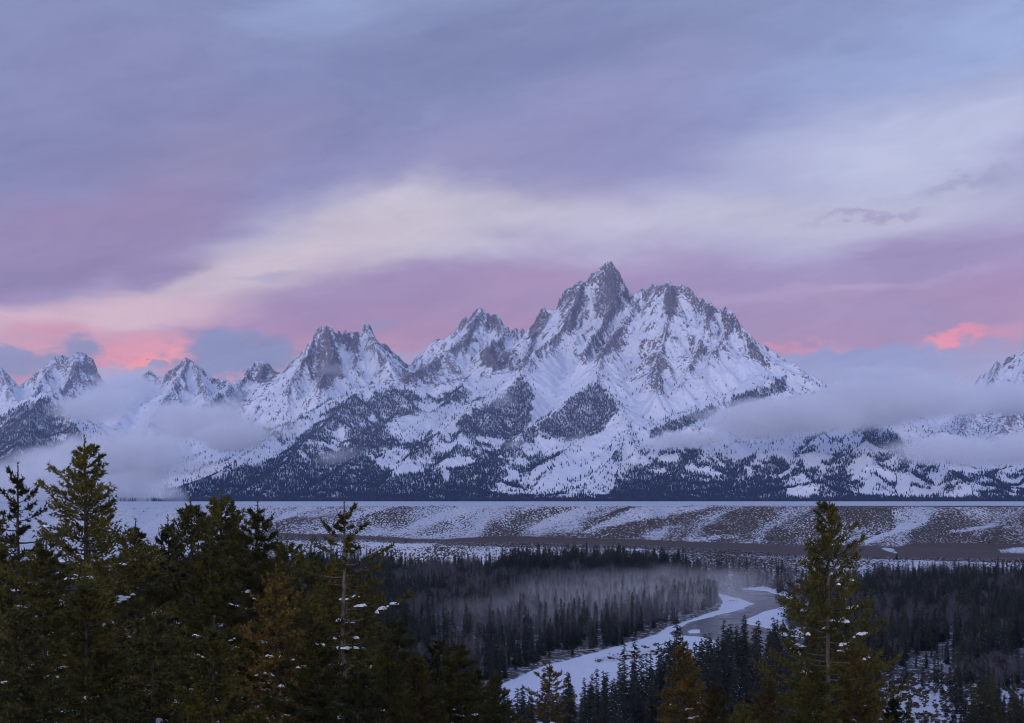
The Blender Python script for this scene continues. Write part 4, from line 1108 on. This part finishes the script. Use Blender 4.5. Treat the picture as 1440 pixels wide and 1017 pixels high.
RIGHTF = [(1230, 1010), (1300, 1015), (1420, 1010), (1700, 960), (1700, 1400), (1150, 1400)]
TERR = [(505, 782), (540, 778), (556, 792), (548, 806), (500, 806), (300, 806), (300, 785)]
EDGE = [(1125, 845), (1150, 830), (1212, 822), (1212, 880), (1110, 880)]

r_ = scatter_region(LEFTF, 7.5, 600, 1960)
nzv = fbm(((r_[0] - CX) / F * r_[1]) / 110, r_[1] / 160, 3, 990)
pc = sstep(-.25, .3, nzv + .25 * sstep(1050, 780, r_[1]) + .12 * sstep(640, 520, r_[0]) + .25 * sstep(1500, 1750, r_[1]))
isC = rng.random(len(nzv)) < pc * .60 + .40
plant(conif, tuple(a_[isC] for a_ in r_), hs=.72); plant(bare, tuple(a_[~isC] for a_ in r_), hs=.8)
plant(conif, scatter_region(DARKST, 6.0, 1500, 2000), hs=1.05)
plant(conif, scatter_region(TERR, 12, 1600, 2200), hs=.7); plant(bare, scatter_region(TERR, 13, 1600, 2200), hs=.5)
r_ = scatter_region(FRONT, 6.2, 440, 760); fa_ = r_[0] > 930
plant(conif, tuple(q[fa_] for q in r_), hs=1.12); plant(conif, tuple(q[~fa_] for q in r_), hs=.90)
BLUFF = [(975, 796), (1130, 806), (1215, 815), (1180, 836), (1120, 842), (1070, 830), (1010, 832), (985, 818)]
plant(conif, scatter_region(BLUFF, 15, 1300, 2000), hs=.55); plant(bare, scatter_region(BLUFF, 11, 1300, 2000), hs=.5)
pass; plant(bare, scatter_region(FRONT, 14, 440, 720), hs=.55)
r_ = scatter_region(RIGHT, 6.6, 470, 1720)
kc = np.ones(len(r_[0]), bool); _py = HY - F * r_[2] / r_[1]
for cl in CLEAR: kc &= poly_sd(r_[0].astype(np.float32), _py.astype(np.float32), cl) < 0
r_ = tuple(a_[kc] for a_ in r_)
nzv = fbm(((r_[0] - CX) / F * r_[1]) / 90, r_[1] / 120, 3, 994)
isC = rng.random(len(nzv)) < sstep(-.35, .15, nzv + .12) * .8 + .12
plant(conif, tuple(a_[isC] for a_ in r_), hs=.78); plant(bare, tuple(a_[~isC] for a_ in r_), hs=.72)
plant(bare, scatter_region(EDGE, 8, 1050, 1500), hs=.45); plant(conif, scatter_region(EDGE, 22, 1050, 1500), hs=.5)
r_ = scatter_region(CLEAR[0], 15, 470, 900); plant(conif, r_, hs=.42)
r_ = scatter_region(CLEAR[0], 22, 470, 900); plant(bare, r_, hs=.4)
print('valley conifers', len(conif), 'bare', len(bare))


def gn_scatter(name, pts, scl, rotz, idx, protos, mat=None):
    me = bpy.data.meshes.new(name); n = len(pts)
    me.vertices.add(n); me.vertices.foreach_set('co', np.asarray(pts, np.float32).ravel())
    a_ = me.attributes.new('scl', 'FLOAT_VECTOR', 'POINT'); a_.data.foreach_set('vector', np.asarray(scl, np.float32).ravel())
    a_ = me.attributes.new('rot', 'FLOAT', 'POINT'); a_.data.foreach_set('value', np.asarray(rotz, np.float32))
    a_ = me.attributes.new('pid', 'INT', 'POINT'); a_.data.foreach_set('value', np.asarray(idx, np.int32))
    ob = link(bpy.data.objects.new(name, me))
    ng = bpy.data.node_groups.new(name, 'GeometryNodeTree')
    ng.interface.new_socket('Geometry', in_out='INPUT', socket_type='NodeSocketGeometry')
    ng.interface.new_socket('Geometry', in_out='OUTPUT', socket_type='NodeSocketGeometry')
    t = NT(ng); gi = t.node('NodeGroupInput'); go = t.node('NodeGroupOutput')
    join = t.node('GeometryNodeJoinGeometry')
    for p in reversed(protos):
        oi = t.node('GeometryNodeObjectInfo'); oi.inputs['Object'].default_value = p; oi.inputs['As Instance'].default_value = True
        t.l.new(oi.outputs['Geometry'], join.inputs[0])
    iop = t.node('GeometryNodeInstanceOnPoints')
    t.l.new(gi.outputs[0], iop.inputs['Points']); t.l.new(join.outputs[0], iop.inputs['Instance'])
    iop.inputs['Pick Instance'].default_value = len(protos) > 1

    def na(nm, ty):
        q = t.node('GeometryNodeInputNamedAttribute', data_type=ty); q.inputs[0].default_value = nm; return q.outputs[0]
    if len(protos) > 1: t.l.new(na('pid', 'INT'), iop.inputs['Instance Index'])
    c = t.comb(0.0, 0.0, na('rot', 'FLOAT')); t.l.new(c, iop.inputs['Rotation'])
    t.l.new(na('scl', 'FLOAT_VECTOR'), iop.inputs['Scale'])
    t.l.new(iop.outputs[0], go.inputs[0])
    md = ob.modifiers.new('scatter', 'NODES'); md.node_group = ng
    return ob


def merged(name, trunk_me, crown_me, snow_me=None):
    """one mesh of trunk, crown and snow for the far instances"""
    V, T, I, n = [], [], [], 0; mats = []
    for k, me in enumerate([m_ for m_ in (trunk_me, crown_me, snow_me) if m_]):
        v = np.empty(len(me.vertices) * 3, np.float32); me.vertices.foreach_get('co', v); q = np.empty(len(me.loops), np.int32); me.loops.foreach_get('vertex_index', q)
        V.append(v.reshape(-1, 3)); T.append(q.reshape(-1, 3) + n); mi_ = np.empty(len(me.polygons), np.int32); me.polygons.foreach_get('material_index', mi_); I.append(mi_ + len(mats)); n += len(me.vertices); mats += list(me.materials)
    return bpy.data.objects.new(name, tri_mesh(name, np.concatenate(V), np.concatenate(T), mats, midx=np.concatenate(I)))


def split_near(lst, n_ind, protos, nm, cat, stuff_nm, stuff_lab, label_fn, grp):
    arr = sorted(lst, key=lambda q: q[1] / q[3])
    # the ones that stand clear in the view count first
    vis = []
    for q in arr:
        py_top = HY - F * (q[2] + 20 * q[3]) / q[1]
        hid = q[0] < 700 and py_top > 745 + max(0, (q[0] - 480)) * .75
        hid |= 1105 < q[0] < 1232 and py_top > 850
        hid |= (930 < q[0] < 1010 and py_top > 925)
        vis.append(-10 < q[0] < 1450 and py_top < 1012 and not hid)
    ind = [q for q, v in zip(arr, vis) if v][:n_ind]; ids = set(id(q) for q in ind)
    rest = [q for q in arr if id(q) not in ids]
    base = {}
    for i, (px, Y, z, s) in enumerate(ind):
        k = (i * 7 + int(px)) % len(protos); tm, cm, sm, H0 = protos[k]
        wv = .85 + .4 * ((i * 37) % 10) / 10
        o = tree_object(nm, tm, cm, sm, ((px - CX) / F * Y, Y, z - .3), (i * 1.7) % 6.28, (s * wv, s * wv, s))
        if cat == 'conifer' and Y < 800 and px > 1180 and i % 5:
            for c_ in o.children:
                if c_.name.startswith('crown'): c_.material_slots[0].link = 'OBJECT'; c_.material_slots[0].material = M_FIRD
        tag(o, label_fn(px, Y, k), cat, grp)
    P = [((px - CX) / F * Y, Y, z - .3) for px, Y, z, s in rest]
    w = .85 + .4 * rng.random(len(rest)); S = [(s * a_, s * a_, s) for (_, _, _, s), a_ in zip(rest, w)]
    pr = [merged(nm + '_source', *p[:3]) for p in protos]
    ob = gn_scatter(stuff_nm, P, S, rng.random(len(rest)) * 6.28, rng.integers(0, len(protos), len(rest)), pr)
    tag(ob, stuff_lab, 'forest', kind='stuff')


def lab_c(px, Y, k):
    if px > 1200: return 'dark conifer of the valley wood right of the tall lone fir'
    if px > 680 and Y < 780: return 'dark spired conifer in the row in front of the river'
    return 'dark conifer of the valley wood behind and left of the frozen river'


def lab_b(px, Y, k):
    if px > 1100: return 'bare grey deciduous tree in the wood right of the tall lone fir'
    if px > 680 and Y < 760: return 'bare grey deciduous tree among the conifers in front of the river'
    return 'bare grey deciduous tree in the misty wood left of the river'


split_near(conif, 300, SP, 'conifer_tree', 'conifer', 'conifer_forest', 'dark conifer forest covering the valley floor beyond the nearer trees', lab_c, 'conifers on the valley floor')
split_near(bare, 240, BT, 'bare_tree', 'bare tree', 'bare_woodland', 'grey leafless woodland on the valley floor beyond the nearer trees', lab_b, 'bare trees on the valley floor')

# ------------------------------------------------------------------ forest on the mountain slopes
def cone_tree(seed):
    r0 = np.random.default_rng(seed); V, T = [], []
    for (z0, z1, r) in ((.04, .55, .20), (.32, .80, .15), (.6, 1.0, .09)):
        k = 6; a0 = r0.random() * 6; n = len(V)
        for j in range(k):
            q = r * (.7 + .5 * r0.random()); V.append((math.cos(a0 + j * 2 * math.pi / k) * q, math.sin(a0 + j * 2 * math.pi / k) * q, z0 + .05 * r0.random()))
        V.append((0, 0, z1)); T += [(n + j, n + (j + 1) % k, n + k) for j in range(k)]
    return bpy.data.objects.new('far_conifer_source', tri_mesh('far_conifer_source', V, T, M_FAR))


N = 420000
cp = -20 + rng.random(N) * 1480; cY = 10150 + rng.random(N) ** 1.15 * 5200
ii = np.clip(((cp - MX[0]) / 1.35), 0, len(MX) - 2); jj = np.interp(cY, MY, np.arange(len(MY)))
i0 = ii.astype(int); j0 = np.minimum(jj.astype(int), len(MY) - 2); fa = ii - i0; fbv = jj - j0
bil = lambda G: (G[j0, i0] * (1 - fa) + G[j0, i0 + 1] * fa) * (1 - fbv) + (G[j0 + 1, i0] * (1 - fa) + G[j0 + 1, i0 + 1] * fa) * fbv
cov = bil(cover); zz = bil(mZ)
ok = (rng.random(N) < cov) & (zz > BASE - 2)
P = np.column_stack([(cp - CX) / F * cY, cY, zz - 1.0])[ok]
# belt of forest on the plain at the mountain foot
nb_ = 26000; bp_ = -40 + rng.random(nb_) * 1520; bY = 9500 + rng.random(nb_) * 900
okb = (fbm(bp_ / 60, bY / 300, 3, 71) + .25 + .5 * sstep(9700, 9900, bY) > 0) & ((bY > 9650) | (bp_ < 960))
P = np.concatenate([P, np.column_stack([(bp_ - CX) / F * bY, bY, np.full(nb_, -13.2)])[okb]])
hh = 11 + 15 * rng.random(len(P)) ** 1.6; ww = hh * (.85 + .5 * rng.random(len(P)))
gn = gn_scatter('mountain_forest', P, np.column_stack([ww, ww, hh]), rng.random(len(P)) * 6.28, rng.integers(0, 3, len(P)), [cone_tree(k) for k in (1, 2, 3)])
tag(gn, 'dark blue conifer forest clinging to the lower mountain slopes and their foot', 'forest', kind='stuff')
print('mountain trees', len(P))

# ------------------------------------------------------------------ sagebrush on the bench
def bush(seed):
    r0 = np.random.default_rng(seed); tb = TB()
    for _ in range(14):
        a_ = r0.random() * 6.28; d = np.array([math.cos(a_) * .6, math.sin(a_) * .6, .35 + .5 * r0.random()]); s2 = np.array([-d[1], d[0], .1]) * (.5 + .4 * r0.random())
        tb.add([d * .1 - s2 * .4, d * .1 + s2 * .4, d + s2 * .5, d - s2 * .5], [(0, 1, 2), (0, 2, 3)])
    return bpy.data.objects.new('bush_source', tb.mesh('bush_source', M_SAGE))


m_, t, b = new_mat('sagebrush_twigs'); M_SAGE = m_
t.put(b.inputs['Base Color'], t.mix(t.node('ShaderNodeObjectInfo').outputs['Random'], (.05, .04, .04, 1), (.13, .11, .10, 1)))
N = 220000
cp = -20 + rng.random(N) * 1480; cY = 1250 + rng.random(N) * 1400
sgv = sample(sage, cp, cY); brv = sample(brown, cp, cY); tyv = sample(ty, cp, cY); icv = sample(ice, cp, cY)
ok = (rng.random(N) < sgv * .55 - .05) & (brv < .5) & (cY > tyv - 40) & (icv < -2) & (cp > 180)
P = np.column_stack([(cp - CX) / F * cY, cY, zat(cp, cY) - .05])[ok]
cp = 1180 + rng.random(9000) * 280; cY = 480 + rng.random(9000) * 290
P = np.concatenate([P, np.column_stack([(cp - CX) / F * cY, cY, zat(cp, cY) - .05])[fbm(cp / 9, cY / 22, 3, 17) > .02]])
s0 = .5 + .8 * rng.random(len(P)) ** 2
ob = gn_scatter('sagebrush', P, np.column_stack([s0 * 1.25, s0 * 1.25, s0]), rng.random(len(P)) * 6.28, rng.integers(0, 2, len(P)), [bush(1), bush(2)])
tag(ob, 'low brown sagebrush dotted over the snowy bench slopes', 'sagebrush', kind='stuff')
# willow brush on the gravel bar
N = 1600
cp = 740 + rng.random(N) * 290; cY = 700 + rng.random(N) * 420; zq = zat(cp, cY); pyq = HY - F * zq / cY
barpoly = [(832, 926), (862, 917), (895, 913), (905, 906), (950, 904), (962, 911), (925, 920), (880, 929), (838, 932)]
ok = (poly_sd(cp.astype(np.float32), pyq.astype(np.float32), barpoly) > 0) & (fbm(cp / 14, pyq / 5, 3, 5) > -.12)
P = np.column_stack([(cp - CX) / F * cY, cY, zq])[ok]
s0 = .5 + 1.1 * rng.random(len(P)) ** 2
ob = gn_scatter('willow_brush', P, np.column_stack([s0 * 1.3, s0 * 1.3, s0]), rng.random(len(P)) * 6.28, rng.integers(0, 2, len(P)), [bush(3), bush(4)])
tag(ob, 'dark willow brush on the snowy gravel bar in the river', 'brush', kind='stuff')

# lone bush tree on the terrace rim, driftwood on the bank
tm, cm, sm, H0 = SP[2]
Yb = 1845.0; o = tree_object('terrace_pine', tm, cm, None, ((1261 - CX) / F * Yb, Yb, float(zat(1261, Yb)[0]) - .3), 0, (.62, .62, .42)); tag(o, 'single round dark tree on the rim of the lower terrace beside a white track', 'pine')
Yb = 2090.0; o = tree_object('terrace_pine', SP[0][0], SP[0][1], None, ((571 - CX) / F * Yb, Yb, float(zat(571, Yb)[0]) - .3), 0, .38); tag(o, 'single small conifer on the snowy lower terrace left of the speckled bluff', 'pine')


def drift(name, px, py, L, ang, r, lab, seed):
    rg = np.random.default_rng(seed); Y = 75.1 * F / (py - HY); z = float(zat(px, Y)[0])
    tb = TB(); n = 7; s = np.linspace(0, 1, n); d = np.array([math.cos(ang), math.sin(ang), 0])
    pts = d * (s * L)[:, None] + np.column_stack([rg.normal(size=n) * .15, rg.normal(size=n) * .15, .25 + s * .9 + rg.random(n) * .2])
    tb.tube(pts, r * (1 - s * .6), 6)
    for q in range(7):
        i = rg.integers(0, n - 1); e = pts[i] + np.array([rg.normal(), rg.normal(), 1.2 + rg.random()]) * .8
        tb.tube([pts[i], (pts[i] + e) / 2 + rg.normal(size=3) * .1, e], [r * .35, r * .25, r * .12], 4)
    for q in range(6):
        e = pts[0] + np.array([rg.normal() * .9, rg.normal() * .9, .3 + rg.random()]); tb.tube([pts[0], e], [r * .5, r * .15], 4)
    o = link(bpy.data.objects.new(name, tb.mesh(name, M_WHITE, True))); o.location = ((px - CX) / F * Y, Y, z)
    return tag(o, lab, 'driftwood')


drift('driftwood_log', 814, 918, 12, .35, .35, 'long pale fallen trunk lying on the left bank of the frozen river', 1)
drift('driftwood_log', 868, 928, 8, -.1, .25, 'dark driftwood log lying on the gravel bar among the brush', 2)
drift('driftwood_log', 1026, 846, 9, .2, .35, 'driftwood snag stranded on the snow point inside the river bend', 3)

# pale dead tree standing on the left bank
a_, b_ = make_bare(21, 15, .10, .5)
dt = bpy.data.objects.new('dead_tree', None); COL.objects.link(dt)
Yd = 1150.0; dt.location = ((987 - CX) / F * Yd, Yd, float(zat(987, Yd)[0]) - .3)
link(bpy.data.objects.new('trunk', a_.mesh('trunk', M_WHITE)), dt)
cb = b_.mesh('crown', M_WHITE); link(bpy.data.objects.new('crown', cb), dt)
tag(dt, 'frost white dead tree standing on the left bank where the river bends', 'dead tree')
# ------------------------------------------------------------------ low clouds, mist, haze
def cloud(name, label, cat, blobs, dens, nscale, res, gain=2.6, noise_amp=1.15, thr=.30, zst=1.0, col=(.975, .98, .995), seed=0.0, warp=0.0, detail=5):
    """blobs: (photo column, photo row, km, half width m, half depth m, half height m, lean) -> ellipsoids"""
    E = []
    for cx, cyy, km, rx, ry, rz, lean in blobs:
        Yc = km * 1000.0
        E.append(((cx - CX) / F * Yc, Yc, (HY - cyy) / F * Yc, rx, ry, rz, lean))
    lo = [min(e[k] - e[3 + k] for e in E) for k in range(3)]; hi_ = [max(e[k] + e[3 + k] for e in E) for k in range(3)]
    for e in E:
        lo[2] = min(lo[2], e[2] - e[5] - abs(e[6]) * e[3]); hi_[2] = max(hi_[2], e[2] + e[5] + abs(e[6]) * e[3])
    lo[2] = max(lo[2], -74.0) if lo[1] < 5000 else max(lo[2], -12.0)
    me = bpy.data.meshes.new(name); ob = link(bpy.data.objects.new(name, me))
    ng = bpy.data.node_groups.new(name, 'GeometryNodeTree')
    ng.interface.new_socket('Geometry', in_out='INPUT', socket_type='NodeSocketGeometry')
    ng.interface.new_socket('Geometry', in_out='OUTPUT', socket_type='NodeSocketGeometry')
    t = NT(ng); go = t.node('NodeGroupOutput')
    p = t.node('GeometryNodeInputPosition').outputs[0]
    sep = t.node('ShaderNodeSeparateXYZ', {0: p})
    f = None
    for cx, cyy, cz, rx, ry, rz, lean in E:
        x_ = t.m('DIVIDE', t.m('SUBTRACT', sep.outputs[0], cx), rx)
        y_ = t.m('DIVIDE', t.m('SUBTRACT', sep.outputs[1], cyy), ry)
        z_ = t.m('DIVIDE', t.m('SUBTRACT', t.m('SUBTRACT', sep.outputs[2], cz), t.m('MULTIPLY', x_, lean * rx)), rz)
        r = t.vm('LENGTH', t.comb(x_, y_, z_)); g = t.m('SUBTRACT', 1.0, r)
        f = g if f is None else t.m('MAXIMUM', f, g)
    pn = t.vm('ADD', t.vm('MULTIPLY', p, (1 / nscale, 1 / nscale, zst / nscale)), (seed, seed * .7, 0))
    n = t.noise(pn, 1.0, detail, .58, warp)
    d = t.m('ADD', f, t.m('MULTIPLY', t.m('SUBTRACT', n.outputs[0], .5), noise_amp))
    d = t.m('MULTIPLY', t.m('SUBTRACT', d, thr), gain); 
    d = t.node('ShaderNodeClamp', {0: d}).outputs[0]
    d = t.m('MULTIPLY', d, dens)
    vc = t.node('GeometryNodeVolumeCube')
    t.l.new(d, vc.inputs['Density']); vc.inputs['Min'].default_value = lo; vc.inputs['Max'].default_value = hi_
    for k, q in zip(('Resolution X', 'Resolution Y', 'Resolution Z'), res): vc.inputs[k].default_value = q
    sm = t.node('GeometryNodeSetMaterial'); t.l.new(vc.outputs[0], sm.inputs[0])
    m = bpy.data.materials.new(name); m.use_nodes = True; q = NT(m.node_tree); q.n.clear()
    o_ = q.node('ShaderNodeOutputMaterial'); pv = q.node('ShaderNodeVolumePrincipled')
    pv.inputs['Color'].default_value = (*col, 1); pv.inputs['Density'].default_value = 1.0; pv.inputs['Anisotropy'].default_value = 0.0
    q.l.new(pv.outputs[0], o_.inputs['Volume'])
    m.cycles.volume_interpolation = 'LINEAR'
    me.materials.append(m)
    sm.inputs['Material'].default_value = m
    t.l.new(sm.outputs[0], go.inputs[0])
    md = ob.modifiers.new('density', 'NODES'); md.node_group = ng
    tag(ob, label, cat, kind='stuff')
    return ob


cloud('low_cloud', 'wide pale cloud bank covering the mountain foot at the left', 'cloud', [
    (10, 695, 9.6, 1080, 500, 230, .02), (165, 652, 10.0, 600, 450, 240, .06), (130, 570, 13.0, 470, 320, 170, .12), (280, 592, 11.4, 520, 350, 170, -.02), (180, 545, 14.5, 360, 300, 170, 0),
    (60, 680, 9.4, 640, 350, 200, 0), (345, 612, 10.9, 400, 300, 120, .1)],
    .0085, 330, (170, 70, 80), gain=2.6, noise_amp=1.55, thr=.17, zst=1.6, seed=3, warp=.3)
cloud('cloud_bank', 'long smooth cloud bank drifting in front of the right shoulder of the mountains', 'cloud', [
    (1105, 586, 11.6, 760, 400, 190, .06), (1250, 566, 11.8, 950, 440, 205, .06), (1430, 560, 12.2, 900, 470, 150, .04), (965, 620, 11.5, 460, 280, 85, .06), (1260, 540, 13.5, 620, 420, 170, .0)],
    .010, 430, (190, 60, 70), gain=2.8, noise_amp=.95, thr=.17, zst=2.0, seed=8, warp=.3)
cloud('cloud_bank', 'lower cloud bank at the right edge between the foothill and the snowy hummocks', 'cloud', [
    (1340, 634, 10.9, 560, 280, 130, .02), (1460, 628, 10.9, 560, 280, 150, .04)],
    .010, 330, (110, 40, 46), gain=2.8, noise_amp=.9, thr=.16, zst=2.0, seed=12)
cloud('cloud_wisp', 'thin wisps of cloud trailing across the middle forested ridges', 'cloud', [
    (600, 590, 11.4, 330, 200, 90, .1), (700, 560, 12.2, 260, 200, 90, 0), (820, 622, 11.2, 330, 200, 75, .1), (480, 640, 10.8, 300, 200, 70, .2), (690, 540, 13, 160, 200, 60, 0), (930, 610, 11.4, 200, 200, 60, .1), (470, 520, 13.6, 200, 160, 80, 0), (720, 625, 11, 150, 150, 45, 0)],
    .0032, 260, (170, 70, 60), gain=1.6, noise_amp=1.5, thr=.30, zst=1.4, seed=21)
cloud('river_mist', 'thin mist rising off the river over the woods left of the bend', 'mist', [
    (900, 832, 1.35, 110, 170, 21, .03), (820, 850, 1.15, 90, 170, 20, .04), (1005, 820, 1.5, 85, 120, 18, 0), (740, 865, 1.05, 70, 130, 13, 0), (960, 845, 1.25, 60, 110, 15, .05)],
    .0075, 48, (110, 110, 40), gain=.8, noise_amp=1.7, thr=.10, zst=1.5, seed=31, col=(.95, .95, .98))

# the air itself
HZ0, HZ1 = -110.0, 2600.0
me = bpy.data.meshes.new('haze')
x0, x1, y0, y1 = -26000., 26000., -400., 24500.
me.from_pydata([(x0, y0, HZ0), (x1, y0, HZ0), (x1, y1, HZ0), (x0, y1, HZ0), (x0, y0, HZ1), (x1, y0, HZ1), (x1, y1, HZ1), (x0, y1, HZ1)], [],
               [(0, 3, 2, 1), (4, 5, 6, 7), (0, 1, 5, 4), (1, 2, 6, 5), (2, 3, 7, 6), (3, 0, 4, 7)])
m = bpy.data.materials.new('haze'); m.use_nodes = True; q = NT(m.node_tree); q.n.clear()
o_ = q.node('ShaderNodeOutputMaterial'); pv = q.node('ShaderNodeVolumePrincipled')
pv.inputs['Color'].default_value = (.36, .56, 1.0, 1); pv.inputs['Density'].default_value = 1.15e-5; pv.inputs['Anisotropy'].default_value = 0
q.l.new(pv.outputs[0], o_.inputs['Volume']); me.materials.append(m)
hz = link(bpy.data.objects.new('haze', me)); tag(hz, 'thin bluish air between the viewpoint and the mountains', 'haze', kind='stuff')
hz.display_type = 'WIRE'
